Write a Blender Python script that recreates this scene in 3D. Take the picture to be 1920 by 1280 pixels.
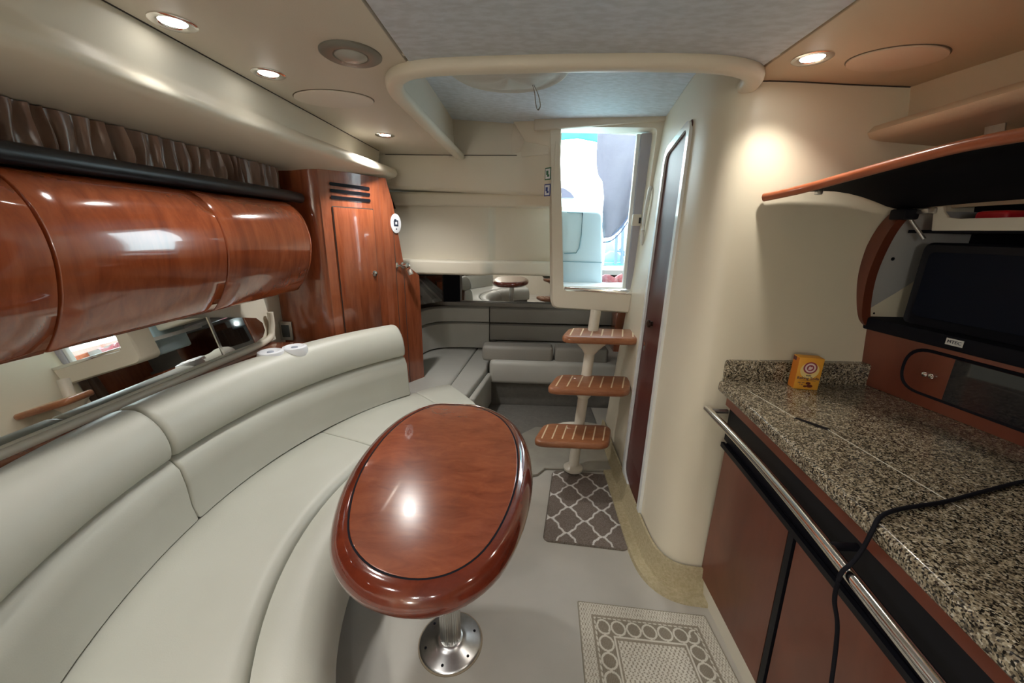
import bpy, bmesh, math, random
from mathutils import Vector, Matrix
import numpy as np
for o in list(bpy.data.objects): bpy.data.objects.remove(o)
S = bpy.context.scene
COL = S.collection
PI = math.pi
# ------------------------------------------------------------------ camera
F = 720.0; PX, PY = 960.0, 640.0; EYE = 1.45
vY = Vector(((990-PX)/F, -(435-PY)/F, -1.0)).normalized()
vX = Vector((math.cos(.018), -math.sin(.018), 0.0)); vX = (vX - vX.dot(vY)*vY).normalized()
vZ = vX.cross(vY)
ROT = Matrix((vX, vY, vZ))
cam_d = bpy.data.cameras.new('camera'); cam = bpy.data.objects.new('camera', cam_d); COL.objects.link(cam)
cam_d.sensor_width = 36; cam_d.lens = F/1920*36; cam_d.clip_start = .02; cam_d.clip_end = 200
cam.matrix_world = Matrix.Translation((0, 0, EYE)) @ ROT.to_4x4()
S.camera = cam
def P(px, py, x=None, y=None, z=None):
    """3-D point of the cabin seen in direction (px,py), on a known plane of the room"""
    d = ROT @ Vector(((px-PX)/F, -(py-PY)/F, -1.0)); c = Vector((0, 0, EYE))
    t = (x-c.x)/d.x if x is not None else (y-c.y)/d.y if y is not None else (z-c.z)/d.z
    return c + t*d
# ------------------------------------------------------------------ world, exposure
S.view_settings.view_transform = 'Standard'; S.view_settings.look = 'None'
S.view_settings.gamma = 1; S.view_settings.use_curve_mapping = False
S.view_settings.exposure = 0.8
W = bpy.data.worlds.new('sky'); S.world = W; W.use_nodes = True
nt = W.node_tree; nt.nodes.clear()
wo = nt.nodes.new('ShaderNodeOutputWorld'); bg = nt.nodes.new('ShaderNodeBackground')
tc = nt.nodes.new('ShaderNodeTexCoord'); sp = nt.nodes.new('ShaderNodeSeparateXYZ'); rp = nt.nodes.new('ShaderNodeValToRGB')
rp.color_ramp.elements[0].position = .45; rp.color_ramp.elements[0].color = (.55, .75, .8, 1)
rp.color_ramp.elements[1].position = .75; rp.color_ramp.elements[1].color = (.84, .95, 1, 1)
nt.links.new(tc.outputs['Generated'], sp.inputs[0])
mp = nt.nodes.new('ShaderNodeMath'); mp.operation = 'MULTIPLY_ADD'; mp.inputs[1].default_value = .5; mp.inputs[2].default_value = .5
nt.links.new(sp.outputs[2], mp.inputs[0]); nt.links.new(mp.outputs[0], rp.inputs[0]); nt.links.new(rp.outputs[0], bg.inputs[0])
bg.inputs[1].default_value = 6.5
nt.links.new(bg.outputs[0], wo.inputs[0])
S.cycles.max_bounces = 16; S.cycles.diffuse_bounces = 10
# cabin downlights: x, y, watts, colour (the two in view on the left, one aft, one right; the rest added as fill, out of view)
WARM = (1, .93, .82); COOL = (1, .975, .93)
# last figure: tilt of the lamp towards the cabin, in degrees about y, then x
DOWNLIGHTS = [(-.92, 1.13, 8.5, COOL, -24, 0), (-.89, 1.46, 8, COOL, -24, 0), (-.80, 2.31, 22, COOL, 4, 0), (.81, 1.33, 7, WARM, 0, 0),
              (-.92, .2, 11, COOL, -24, 0), (1.02, .25, 5, WARM, 0, 0), (-.45, -.75, 34, COOL, 0, 0), (.10, -.75, 15, COOL, 0, 0)]
FILL_LAMPS = [(-.75, -1.86, 1.50, 14)]      # added fill lamp, unseen, on the forward bulkhead behind the camera
def add_spot(loc, w, col, ang=132, blend=.8, r=.035, rot=(0, 0, 0)):
    l = bpy.data.lights.new('downlight_lamp', 'SPOT'); l.energy = w; l.color = col; l.spot_size = math.radians(ang)
    l.spot_blend = blend; l.shadow_soft_size = r
    o = bpy.data.objects.new('downlight_lamp', l); COL.objects.link(o); o.location = loc; o.rotation_euler = rot; return o
# ------------------------------------------------------------------ helpers
def link(o, parent=None):
    COL.objects.link(o)
    if parent is not None: o.parent = parent
    return o
def tag(o, label=None, cat=None, group=None, kind=None):
    if label: o['label'] = label
    if cat: o['category'] = cat
    if group: o['group'] = group
    if kind: o['kind'] = kind
    return o
def empty(name, loc, label=None, cat=None, group=None):
    o = bpy.data.objects.new(name, None); o.empty_display_size = .05; COL.objects.link(o); o.location = loc
    return tag(o, label, cat, group)
def mesh(name, vs, fs, mat, parent=None, smooth=40, fix=True):
    me = bpy.data.meshes.new(name); me.from_pydata([tuple(v) for v in vs], [], fs)
    if fix:
        b = bmesh.new(); b.from_mesh(me); bmesh.ops.remove_doubles(b, verts=b.verts, dist=1e-6)
        bmesh.ops.recalc_face_normals(b, faces=b.faces); b.to_mesh(me); b.free()
    if smooth:
        me.shade_smooth(); me.set_sharp_from_angle(angle=math.radians(smooth))
    me.materials.append(mat)
    o = bpy.data.objects.new(name, me); link(o, parent)
    if parent is not None: o.matrix_parent_inverse = Matrix.Translation(-Vector(parent.location)) if parent.type == 'EMPTY' else parent.matrix_parent_inverse.copy() @ Matrix() if False else Matrix.Identity(4)
    if parent is not None and parent.type == 'EMPTY': o.matrix_parent_inverse = Matrix.Translation(-Vector(parent.location))
    return o
def from_bm(name, b, mat, parent=None, smooth=40):
    bmesh.ops.recalc_face_normals(b, faces=b.faces)
    me = bpy.data.meshes.new(name); b.to_mesh(me); b.free()
    if smooth: me.shade_smooth(); me.set_sharp_from_angle(angle=math.radians(smooth))
    me.materials.append(mat); o = bpy.data.objects.new(name, me); link(o, parent)
    if parent is not None and parent.type == 'EMPTY': o.matrix_parent_inverse = Matrix.Translation(-Vector(parent.location))
    return o
def loft_data(rows, ring=False, cap=False, closed=False):
    n = len(rows[0]); vs = [v for r in rows for v in r]; fs = []
    m = len(rows); R_ = m if closed else m-1
    for i in range(R_):
        a = i*n; b = ((i+1) % m)*n
        for j in range(n if ring else n-1):
            k = (j+1) % n; fs.append((a+j, a+k, b+k, b+j))
    if cap and not closed:
        fs.append(tuple(range(n))[::-1]); fs.append(tuple((m-1)*n+j for j in range(n)))
    return vs, fs
def loft(name, rows, mat, parent=None, ring=False, cap=False, closed=False, smooth=40):
    vs, fs = loft_data(rows, ring, cap, closed); return mesh(name, vs, fs, mat, parent, smooth)
def sheet(name, rows, mat, parent=None, thick=.01, off=None, smooth=40):
    """open grid given thickness along off (Vector) or normals"""
    n = len(rows[0]); m = len(rows); A = [Vector(v) for r in rows for v in r]
    off = Vector(off)*thick if off is not None else Vector((0, 0, thick))
    B = [v+off for v in A]; N = len(A); fs = []
    for i in range(m-1):
        for j in range(n-1):
            q = (i*n+j, i*n+j+1, (i+1)*n+j+1, (i+1)*n+j); fs.append(q); fs.append(tuple(N+t for t in q[::-1]))
    edge = [j for j in range(n)] + [i*n+n-1 for i in range(1, m)] + [(m-1)*n+j for j in range(n-2, -1, -1)] + [i*n for i in range(m-2, 0, -1)]
    for a, b in zip(edge, edge[1:]+edge[:1]): fs.append((a, b, N+b, N+a))
    return mesh(name, A+B, fs, mat, parent, smooth)
def prism(name, pts, off, mat, parent=None, bev=0, seg=2, smooth=40):
    b = bmesh.new(); off = Vector(off)
    lo = [b.verts.new(Vector(p)) for p in pts]; hi = [b.verts.new(Vector(p)+off) for p in pts]
    b.faces.new(lo); b.faces.new(hi[::-1])
    for i in range(len(pts)):
        j = (i+1) % len(pts); b.faces.new((lo[i], hi[i], hi[j], lo[j]))
    bmesh.ops.recalc_face_normals(b, faces=b.faces)
    if bev:
        es = [e for e in b.edges if len(e.link_faces) == 2 and e.calc_face_angle(0) > math.radians(30)]
        bmesh.ops.bevel(b, geom=es, offset=bev, segments=seg, profile=.5, affect='EDGES', clamp_overlap=True)
    return from_bm(name, b, mat, parent, smooth)
def box(name, c, s, mat, parent=None, bev=0, seg=2, rot=None):
    M = (rot or Matrix.Identity(3)); c = Vector(c); hx, hy, hz = [t/2 for t in s]
    pts = [c + M @ Vector(p) for p in ((-hx, -hy, -hz), (hx, -hy, -hz), (hx, hy, -hz), (-hx, hy, -hz))]
    return prism(name, pts, M @ Vector((0, 0, 2*hz)), mat, parent, bev, seg)
def frame_of(t, up=Vector((0, 0, 1))):
    t = t.normalized(); s = t.cross(up)
    if s.length < 1e-4: s = t.cross(Vector((1, 0, 0)))
    s.normalize(); return s, s.cross(t).normalized()
def cr(pts, n=6, closed=False):
    """Catmull-Rom through points"""
    pts = [Vector(p) for p in pts]; out = []; N = len(pts)
    for i in range(N if closed else N-1):
        g = (lambda k: pts[k % N]) if closed else (lambda k: pts[min(max(k, 0), N-1)])
        p0, p1, p2, p3 = g(i-1), g(i), g(i+1), g(i+2)
        for k in range(n):
            t = k/n
            out.append(.5*((2*p1)+(p2-p0)*t+(2*p0-5*p1+4*p2-p3)*t*t+(3*p1-p0-3*p2+p3)*t**3))
    if not closed: out.append(pts[-1])
    return out
def sweep(name, path, prof, mat, parent=None, closed=False, smooth=50, up=Vector((0, 0, 1))):
    rows = []; path = [Vector(p) for p in path]; N = len(path)
    for i, p in enumerate(path):
        if closed: t = path[(i+1) % N]-path[i-1]
        else: t = path[min(i+1, N-1)]-path[max(i-1, 0)]
        s, u = frame_of(t, up); rows.append([p+s*a+u*b for a, b in prof])
    return loft(name, rows, mat, parent, ring=True, cap=not closed, closed=closed, smooth=smooth)
def circ(r, n=12, sx=1, sy=1): return [(r*sx*math.cos(2*PI*k/n), r*sy*math.sin(2*PI*k/n)) for k in range(n)]
def tube(name, path, r, mat, parent=None, n=12, closed=False): return sweep(name, path, circ(r, n), mat, parent, closed)
def lathe(name, c, prof, mat, parent=None, n=40, axis=Vector((0, 0, 1)), smooth=40):
    axis = axis.normalized(); s, u = frame_of(axis) if abs(axis.z) < .99 else (Vector((1, 0, 0)), Vector((0, 1, 0)))
    c = Vector(c)
    rows = [[c + axis*h + (s*math.cos(2*PI*k/n)+u*math.sin(2*PI*k/n))*max(r, 1e-4) for k in range(n)] for r, h in prof]
    return loft(name, rows, mat, parent, ring=True, cap=True, smooth=smooth)
def text(name, s, size, origin, xdir, ydir, mat, parent=None, ext=.0004):
    cu = bpy.data.curves.new(name, 'FONT'); cu.body = s; cu.size = size; cu.extrude = ext; cu.align_x = 'CENTER'; cu.align_y = 'CENTER'; cu.resolution_u = 2
    t = bpy.data.objects.new(name, cu); COL.objects.link(t)
    dg = bpy.context.evaluated_depsgraph_get(); me = bpy.data.meshes.new_from_object(t.evaluated_get(dg))
    bpy.data.objects.remove(t)
    xd = Vector(xdir).normalized(); yd = Vector(ydir).normalized(); zd = xd.cross(yd)
    M = Matrix.Translation(origin) @ Matrix((xd, yd, zd)).transposed().to_4x4(); me.transform(M)
    me.materials.clear(); me.materials.append(mat)
    o = bpy.data.objects.new(name, me); link(o, parent)
    if parent is not None and parent.type == 'EMPTY': o.matrix_parent_inverse = Matrix.Translation(-Vector(parent.location))
    return o
# ------------------------------------------------------------------ materials
MATS = {}
def mk(name, col, rough=.5, metal=0, coat=0, spec=.5, emis=None, es=0, noise=None, bump=None, sheen=0, trans=0, alpha=1, coatr=.05):
    """noise=(scale, amount, colour2[, stretch]); bump=(scale, strength[, distance])"""
    m = bpy.data.materials.new(name); m.use_nodes = True; nt = m.node_tree; b = nt.nodes['Principled BSDF']
    b.inputs['Base Color'].default_value = (*col, 1); b.inputs['Roughness'].default_value = rough; b.inputs['Metallic'].default_value = metal
    b.inputs['Coat Weight'].default_value = coat; b.inputs['Coat Roughness'].default_value = coatr
    b.inputs['Specular IOR Level'].default_value = spec; b.inputs['Sheen Weight'].default_value = sheen
    b.inputs['Transmission Weight'].default_value = trans
    if emis: b.inputs['Emission Color'].default_value = (*emis, 1); b.inputs['Emission Strength'].default_value = es
    tc = nt.nodes.new('ShaderNodeTexCoord')
    if noise:
        mpn = nt.nodes.new('ShaderNodeMapping'); nt.links.new(tc.outputs['Object'], mpn.inputs[0])
        if len(noise) > 3: mpn.inputs['Scale'].default_value = noise[3]
        n = nt.nodes.new('ShaderNodeTexNoise'); n.inputs['Scale'].default_value = noise[0]; n.inputs['Detail'].default_value = 6
        nt.links.new(mpn.outputs[0], n.inputs['Vector'])
        r = nt.nodes.new('ShaderNodeValToRGB'); r.color_ramp.elements[0].position = .5-noise[1]; r.color_ramp.elements[1].position = .5+noise[1]
        r.color_ramp.elements[0].color = (*noise[2], 1); r.color_ramp.elements[1].color = (*col, 1)
        nt.links.new(n.outputs['Fac'], r.inputs[0]); nt.links.new(r.outputs[0], b.inputs['Base Color'])
    if bump:
        n2 = nt.nodes.new('ShaderNodeTexNoise'); n2.inputs['Scale'].default_value = bump[0]; n2.inputs['Detail'].default_value = 3
        nt.links.new(tc.outputs['Object'], n2.inputs['Vector'])
        bp = nt.nodes.new('ShaderNodeBump'); bp.inputs['Strength'].default_value = bump[1]; bp.inputs['Distance'].default_value = bump[2] if len(bump) > 2 else .002
        nt.links.new(n2.outputs['Fac'], bp.inputs['Height']); nt.links.new(bp.outputs[0], b.inputs['Normal'])
    MATS[name] = m; return m
HEAD = mk('headliner_vinyl', (.66, .61, .52), .55, noise=(3, .3, (.63, .58, .49)), bump=(220, .15))
HEADR = mk('headliner_vinyl_tan', (.62, .50, .36), .5, noise=(3, .3, (.59, .47, .33)), bump=(220, .15))
FABR = mk('padded_fabric_daylight_tint', (.64, .71, .80), .6, noise=(26, .12, (.54, .60, .67), (1, 2.2, 1)), bump=(30, .35, .004))  # beige-grey fabric; the blue daylight cast is put into its colour
CREAM = mk('cream_moulding', (.72, .67, .56), .42, noise=(2.5, .3, (.69, .64, .53)), bump=(150, .06))
WALLM = mk('cream_wall_laminate', (.72, .66, .53), .4, noise=(2, .3, (.69, .63, .49)), bump=(90, .03))
GEL = mk('white_gelcoat', (.76, .78, .78), .25, coat=.4)
IVORY = mk('ivory_plastic', (.62, .58, .49), .35)
LEATH = mk('ivory_leather', (.50, .50, .44), .42, spec=.45, noise=(4, .25, (.46, .46, .40)), bump=(260, .22, .001))
LEATHG = mk('grey_leather', (.46, .455, .42), .5, noise=(5, .25, (.42, .415, .38)), bump=(260, .2, .001))
LEATHD = mk('taupe_leather', (.27, .255, .23), .5, noise=(5, .25, (.24, .225, .20)), bump=(260, .2, .001))
GAP = mk('dark_seam', (.035, .03, .025), .8)
BLACK = mk('black_plastic', (.006, .006, .009), .45, spec=.2)
BLACKM = mk('matt_black', (.006, .006, .009), .7, spec=.12)
NAVY = mk('black_leather_rail', (.012, .014, .02), .38)
CHROME = mk('chrome', (.78, .77, .75), .12, metal=1)
STEEL = mk('brushed_steel', (.62, .62, .62), .28, metal=1, noise=(60, .3, (.5, .5, .5), (1, 1, .05)))
ALU = mk('anodised_pole', (.66, .66, .64), .3, metal=1)
MIRR = mk('mirror_glass', (.88, .9, .88), .01, metal=1)
MIRRD = mk('smoked_mirror_glass', (.62, .62, .62), .02, metal=1)
WHITE = mk('white_plastic', (.78, .80, .84), .3)
GLASSD = mk('dark_glass', (.01, .012, .016), .05, coat=1)
DOORR = mk('dark_mahogany_gloss', (.10, .022, .018), .42, coat=.12, coatr=.25, spec=.25, noise=(9, .3, (.075, .016, .012), (6, 6, .5)))
SATIN = mk('satin_curtain', (.26, .155, .11), .33, sheen=.5, spec=.7, noise=(9, .2, (.15, .085, .06), (1, 3, .6)), bump=(120, .1))
CARP = mk('cream_carpet', (.58, .50, .33), .95, noise=(90, .25, (.42, .35, .2)), bump=(260, 1.0, .006))
CARPD = mk('grey_carpet', (.20, .19, .17), .95, noise=(40, .3, (.15, .14, .125)), bump=(300, .8, .004))
def floor_mat():
    m = mk('floor_vinyl', (.44, .415, .365), .5, noise=(4, .22, (.38, .36, .315)), bump=(160, .12))
    return m
FLOORM = floor_mat()
def cherry(name, a, b, c, rough=.18, stretch=(1, 1, .08), scale=14, coat=1.0):
    m = mk(name, a, rough, coat=coat, coatr=.03); nt = m.node_tree; bs = nt.nodes['Principled BSDF']; tc = nt.nodes['Texture Coordinate']
    mp_ = nt.nodes.new('ShaderNodeMapping'); mp_.inputs['Scale'].default_value = stretch; nt.links.new(tc.outputs['Object'], mp_.inputs[0])
    n = nt.nodes.new('ShaderNodeTexNoise'); n.inputs['Scale'].default_value = scale; n.inputs['Detail'].default_value = 8; n.inputs['Roughness'].default_value = .65; n.inputs['Distortion'].default_value = .6
    nt.links.new(mp_.outputs[0], n.inputs['Vector'])
    r = nt.nodes.new('ShaderNodeValToRGB'); e = r.color_ramp.elements
    e[0].position = .3; e[0].color = (*b, 1); e[1].position = .72; e[1].color = (*c, 1); k = e.new(.5); k.color = (*a, 1)
    nt.links.new(n.outputs['Fac'], r.inputs[0])
    n2 = nt.nodes.new('ShaderNodeTexNoise'); n2.inputs['Scale'].default_value = 2.2; nt.links.new(tc.outputs['Object'], n2.inputs['Vector'])
    mx = nt.nodes.new('ShaderNodeMix'); mx.data_type = 'RGBA'; mx.blend_type = 'MULTIPLY'; mx.inputs['Factor'].default_value = .45
    r2 = nt.nodes.new('ShaderNodeValToRGB'); r2.color_ramp.elements[0].color = (.6, .55, .5, 1); r2.color_ramp.elements[0].position = .35; r2.color_ramp.elements[1].position = .65; r2.color_ramp.elements[1].color = (1, 1, 1, 1)
    nt.links.new(n2.outputs['Fac'], r2.inputs[0])
    nt.links.new(r.outputs[0], mx.inputs['A']); nt.links.new(r2.outputs[0], mx.inputs['B']); nt.links.new(mx.outputs['Result'], bs.inputs['Base Color'])
    return m
CHERRY = cherry('cherry_veneer', (.31, .085, .035), (.21, .05, .02), (.38, .115, .048), stretch=(1, 1, .1), scale=26)
CHERRYL = cherry('cherry_locker_gloss', (.30, .068, .022), (.21, .042, .014), (.38, .10, .036), stretch=(1, 1, .12), scale=20, rough=.15)
BURL = cherry('cherry_burl_table', (.235, .056, .021), (.175, .038, .014), (.29, .078, .03), stretch=(.6, 1.5, 1), scale=16, rough=.2, coat=.8)
RIM = cherry('table_rim_gloss', (.13, .022, .01), (.09, .014, .007), (.17, .032, .014), stretch=(1, 1, 1), scale=8, rough=.12)
CABW = cherry('galley_veneer', (.15, .038, .019), (.115, .028, .014), (.18, .048, .024), stretch=(1, 1, .3), scale=6, rough=.35, coat=.25)
TEAK = cherry('tread_wood', (.34, .13, .055), (.26, .09, .038), (.42, .18, .085), stretch=(1, 6, 6), scale=16, rough=.4, coat=.3)
INLAY = mk('holly_inlay', (.72, .56, .36), .4)
EDGEC = cherry('cherry_edge', (.36, .095, .035), (.3, .07, .025), (.42, .12, .05), stretch=(1, .2, 1), scale=20, rough=.3, coat=.5)
def granite():
    m = mk('speckled_granite', (.3, .27, .2), .22, coat=.35); nt = m.node_tree; bs = nt.nodes['Principled BSDF']; tc = nt.nodes['Texture Coordinate']
    v = nt.nodes.new('ShaderNodeTexVoronoi'); v.inputs['Scale'].default_value = 330; nt.links.new(tc.outputs['Object'], v.inputs['Vector'])
    r = nt.nodes.new('ShaderNodeValToRGB'); r.color_ramp.interpolation = 'CONSTANT'; e = r.color_ramp.elements
    e[0].position = 0; e[0].color = (.018, .015, .012, 1); e[1].position = .26; e[1].color = (.13, .105, .07, 1)
    for p_, c_ in ((.42, (.30, .25, .17)), (.62, (.41, .35, .25)), (.80, (.21, .17, .115)), (.9, (.52, .47, .38))):
        k = e.new(p_); k.color = (*c_, 1)
    sx = nt.nodes.new('ShaderNodeSeparateColor'); nt.links.new(v.outputs['Color'], sx.inputs[0]); nt.links.new(sx.outputs[0], r.inputs[0])
    n = nt.nodes.new('ShaderNodeTexNoise'); n.inputs['Scale'].default_value = 60; nt.links.new(tc.outputs['Object'], n.inputs['Vector'])
    r2 = nt.nodes.new('ShaderNodeValToRGB'); r2.color_ramp.elements[0].position = .40; r2.color_ramp.elements[0].color = (.45, .42, .38, 1); r2.color_ramp.elements[1].position = .56; r2.color_ramp.elements[1].color = (1, 1, 1, 1)
    nt.links.new(n.outputs['Fac'], r2.inputs[0])
    mx = nt.nodes.new('ShaderNodeMix'); mx.data_type = 'RGBA'; mx.blend_type = 'MULTIPLY'; mx.inputs['Factor'].default_value = .8
    nt.links.new(r.outputs[0], mx.inputs['A']); nt.links.new(r2.outputs[0], mx.inputs['B']); nt.links.new(mx.outputs['Result'], bs.inputs['Base Color'])
    return m
GRAN = granite()
def lit(name, col, s): return mk(name, col, .3, emis=col, es=s)
BULB = lit('downlight_lens', (1, .97, .9), 14)
# ------------------------------------------------------------------ room shell
def struct(o): o['kind'] = 'structure'; return o
CZ = 1.95   # ceiling
RZ = 2.10   # raised ceiling over the companionway
# floor
fl = struct(box('floor', (.1, .88, -.03), (3.4, 5.8, .06), FLOORM))
# hull sides / forward bulkhead (behind the camera) / aft bulkhead
struct(box('wall_left', (-1.50, .85, .80), (.06, 5.7, 1.60), CREAM))
struct(box('wall_front', (.1, -1.95, 1.05), (3.4, .06, 2.1), CREAM))
struct(box('wall_right', (1.75, -.2, 1.05), (.06, 3.5, 2.1), CREAM))
struct(box('wall_aft', (.1, 3.72, .58), (3.3, .06, 1.16), LEATHD))
# --- ceiling: three flat panels (each its own piece) and the raised part
ceil = empty('ceiling', (0, 1, CZ)); struct(ceil)
def slab(name, poly, z, mat, th=.03, par=None, bev=.004): return prism(name, [(x, y, z) for x, y in poly], (0, 0, th), mat, par, bev)
beam_pts = [(-.50, 2.84), (-.515, 2.3), (-.52, 1.75), (-.515, 1.55), (-.475, 1.43), (-.39, 1.365), (-.24, 1.335), (.16, 1.31), (.44, 1.31), (.58, 1.335), (.665, 1.41), (.70, 1.50), (.72, 1.62)]
slab('panel', [(-1.0, -1.95), (-.404, -1.95), (-.392, 1.36)] + [(-.385, 1.385), (-.44, 1.425)] + [(x+.018, y+.01) for x, y in beam_pts[4:0:-1]] + [(-.515, 2.90), (-1.06, 2.90)], CZ, HEAD, par=ceil)
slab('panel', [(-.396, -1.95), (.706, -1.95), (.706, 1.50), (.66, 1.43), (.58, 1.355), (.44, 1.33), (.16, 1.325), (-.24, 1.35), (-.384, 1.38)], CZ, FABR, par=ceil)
slab('panel', [(.714, -1.95), (1.40, -1.95), (1.40, .9), (1.30, 1.66), (.714, 1.60)], CZ, HEADR, par=ceil)
slab('seam_backing', [(-1.05, -1.95), (1.7, -1.95), (1.7, 1.30), (-1.05, 1.30)], CZ+.031, GAP, .02, ceil, 0)
# raised ceiling and its sides
def rz(x): return 2.17-.057*(x+.53)
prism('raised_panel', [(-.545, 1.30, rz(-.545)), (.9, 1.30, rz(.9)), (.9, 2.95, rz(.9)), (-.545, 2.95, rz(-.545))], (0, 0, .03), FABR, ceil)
sheet('raised_side', [[(-.40, 1.385, 1.957), (-.475, 1.49, 1.957), (-.505, 1.7, 1.957), (-.515, 2.9, 1.957)], [(-.42, 1.37, 2.20), (-.50, 1.48, 2.20), (-.525, 1.7, 2.20), (-.53, 2.9, 2.20)]], HEAD, ceil, .02, (-1, 0, 0))
box('raised_front', (.15, 1.33, 2.06), (1.25, .02, .21), HEAD, ceil)
struct(prism('roof', [(-1.6, -2.0, 2.26), (1.85, -2.0, 2.26), (1.85, 2.78, 2.26), (.10, 2.78, 2.26), (.10, 3.80, 2.26), (-1.6, 3.80, 2.26)], (0, 0, .05), GEL))
struct(box('wall_hull_left', (-1.58, .9, 1.13), (.06, 5.8, 2.26), GEL))
struct(box('wall_hull_right', (1.83, .9, 1.13), (.06, 5.8, 2.26), GEL))
struct(box('wall_cockpit', (-.72, 3.38, 1.74), (1.66, .05, 1.04), GEL))
struct(box('wall_heads_aft', (1.32, 2.72, 1.68), (.92, .05, 1.20), GEL))
struct(box('wall_transom', (.1, 3.78, .55), (3.4, .04, 1.1), GEL))
# soffit band on the left, one swept moulding: ceiling edge, hollow face, rounded lip, underside
def left_prof(y):
    t = max(0, (y-1.4)/1.3)
    lx = -1.0 + .11*t if y > 1.4 else -1.01
    lz = 1.80
    pr = [(-1.0, CZ+.02), (-1.002, CZ-.002), (-1.008, 1.91), (-1.018, 1.875), (-1.02, 1.855), (lx-.012, 1.840), (lx, 1.822), (lx+.003, 1.805), (lx-.006, 1.791), (lx-.03, 1.781), (lx-.10, 1.769), (-1.27, 1.745), (-1.52, 1.74), (-1.52, CZ+.02)]
    return [(x, y, z) for x, z in pr]
ys = [-1.95, -.4, .2, .7, 1.0, 1.2, 1.4, 1.6, 1.8, 2.0, 2.2, 2.4, 2.55, 2.68, 2.74]
rows = [left_prof(y) for y in ys]
end = [(x*(1) + (0 if i < 5 or i > 9 else -.035), 2.765, z + (0 if i < 5 or i > 9 else (1.80-z)*.5)) for i, (x, y, z) in enumerate(left_prof(2.74))]
rows.append(end)
struct(loft('trim_1', rows, CREAM, ring=True, cap=True, smooth=50))
struct(tube('trim_6', [(-.9985, -1.9, 1.9495), (-.9985, 2.74, 1.9495)], .0022, GAP, n=6))
struct(tube('trim_7', cr([(-1.0, 2.868, 1.949), (-.5, 2.868, 1.949), (-.2, 2.856, 1.949), (-.09, 2.85, 1.949)], 3), .0025, GAP, n=6))
struct(tube('trim_8', [(.72, 1.517, 1.9485), (.79, 1.503, 1.9485), (.90, 1.511, 1.9485), (1.08, 1.533, 1.9485), (1.29, 1.552, 1.9485)], .002, GAP, n=6))
# soffit on the right
def right_prof(y):
    cx = 1.29 + (1.57-y)*.16 if y < 1.57 else 1.29
    cx = min(cx, 1.40); lx = 1.165
    return [(x, y, z) for x, z in [(cx, CZ+.02), (cx, CZ-.002), (cx+.004, 1.88), (cx+.004, 1.85), (cx-.03, 1.835), (lx+.02, 1.822), (lx, 1.80), (lx+.012, 1.782), (lx+.05, 1.775), (1.40, 1.765), (1.74, 1.75), (1.74, CZ+.02)]]
struct(loft('trim_2', [right_prof(y) for y in (-1.95, -.5, 0, .4, .7, .9, 1.1, 1.3, 1.45, 1.60)], HEADR, ring=True, cap=True, smooth=50))
# rounded moulding round the raised ceiling
bp = cr([(x+.024, y+.0 + (.020 if 2 < i < 10 else 0), 1.935) for i, (x, y) in enumerate(beam_pts)], 5)
bp = [Vector((p.x, p.y, 1.937)) for p in bp]
bp[-1].z = 1.90; bp[-2].z = 1.915; bp[-3].z = 1.93
prof = [(.030*math.copysign(abs(math.cos(a))**.7, math.cos(a)), .022*math.copysign(abs(math.sin(a))**.7, math.sin(a))) for a in [2*PI*k/16 for k in range(16)]]
struct(sweep('trim_3', bp, prof, CREAM))
# --- partition round the heads: loft from floor outline to ceiling outline, curved corner, runs on behind the galley
WB = [(.60, 2.60), (.597, 2.3), (.595, 2.0), (.594, 1.75), (.594, 1.58), (.600, 1.45), (.622, 1.37), (.67, 1.325), (.75, 1.31), (.86, 1.31), (1.05, 1.31), (1.42, 1.30), (1.75, 1.30)]
WT = [(.77, 2.60), (.73, 2.3), (.69, 2.0), (.668, 1.8), (.662, 1.68), (.668, 1.60), (.69, 1.545), (.73, 1.515), (.79, 1.505), (.90, 1.513), (1.08, 1.535), (1.42, 1.565), (1.75, 1.57)]
def wpt(a, b, z): t = z/1.95; return (a[0]+(b[0]-a[0])*t, a[1]+(b[1]-a[1])*t, z)
def wrows(zs):
    A = cr([(x, y, 0) for x, y in WB], 5); B = cr([(x, y, 0) for x, y in WT], 5)
    return [[wpt(a, b, z) for a, b in zip(A, B)] for z in zs]
rws = wrows([0, .4, .8, 1.2, 1.6, 1.948, 2.099])
struct(sheet('wall_partition', [r for r in rws], WALLM, thick=.02, off=(.6, .8, 0), smooth=60))
# carpeted cove at the partition foot and its flange on the floor
A = cr([(x, y, 0) for x, y in WB], 5)[:48]
def offs(path, d):
    out = []
    for i, p in enumerate(path):
        t = (path[min(i+1, len(path)-1)]-path[max(i-1, 0)]).normalized(); out.append(p + Vector((t.y, -t.x, 0))*(-d)*-1)
    return out
n1 = offs(A, .012); n2 = offs(A, .018); n3 = offs(A, .03); n4 = offs(A, .075)
rowsb = [[p+Vector((0, 0, .125)) for p in offs(A, .001)], [p+Vector((0, 0, .125)) for p in n1], [p+Vector((0, 0, .06)) for p in n2], [p+Vector((0, 0, .018)) for p in n3], [p+Vector((0, 0, .016)) for p in n4], [p+Vector((0, 0, .0)) for p in offs(A, .079)]]
struct(loft('baseboard_partition', rowsb, CARP, smooth=60))
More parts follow.
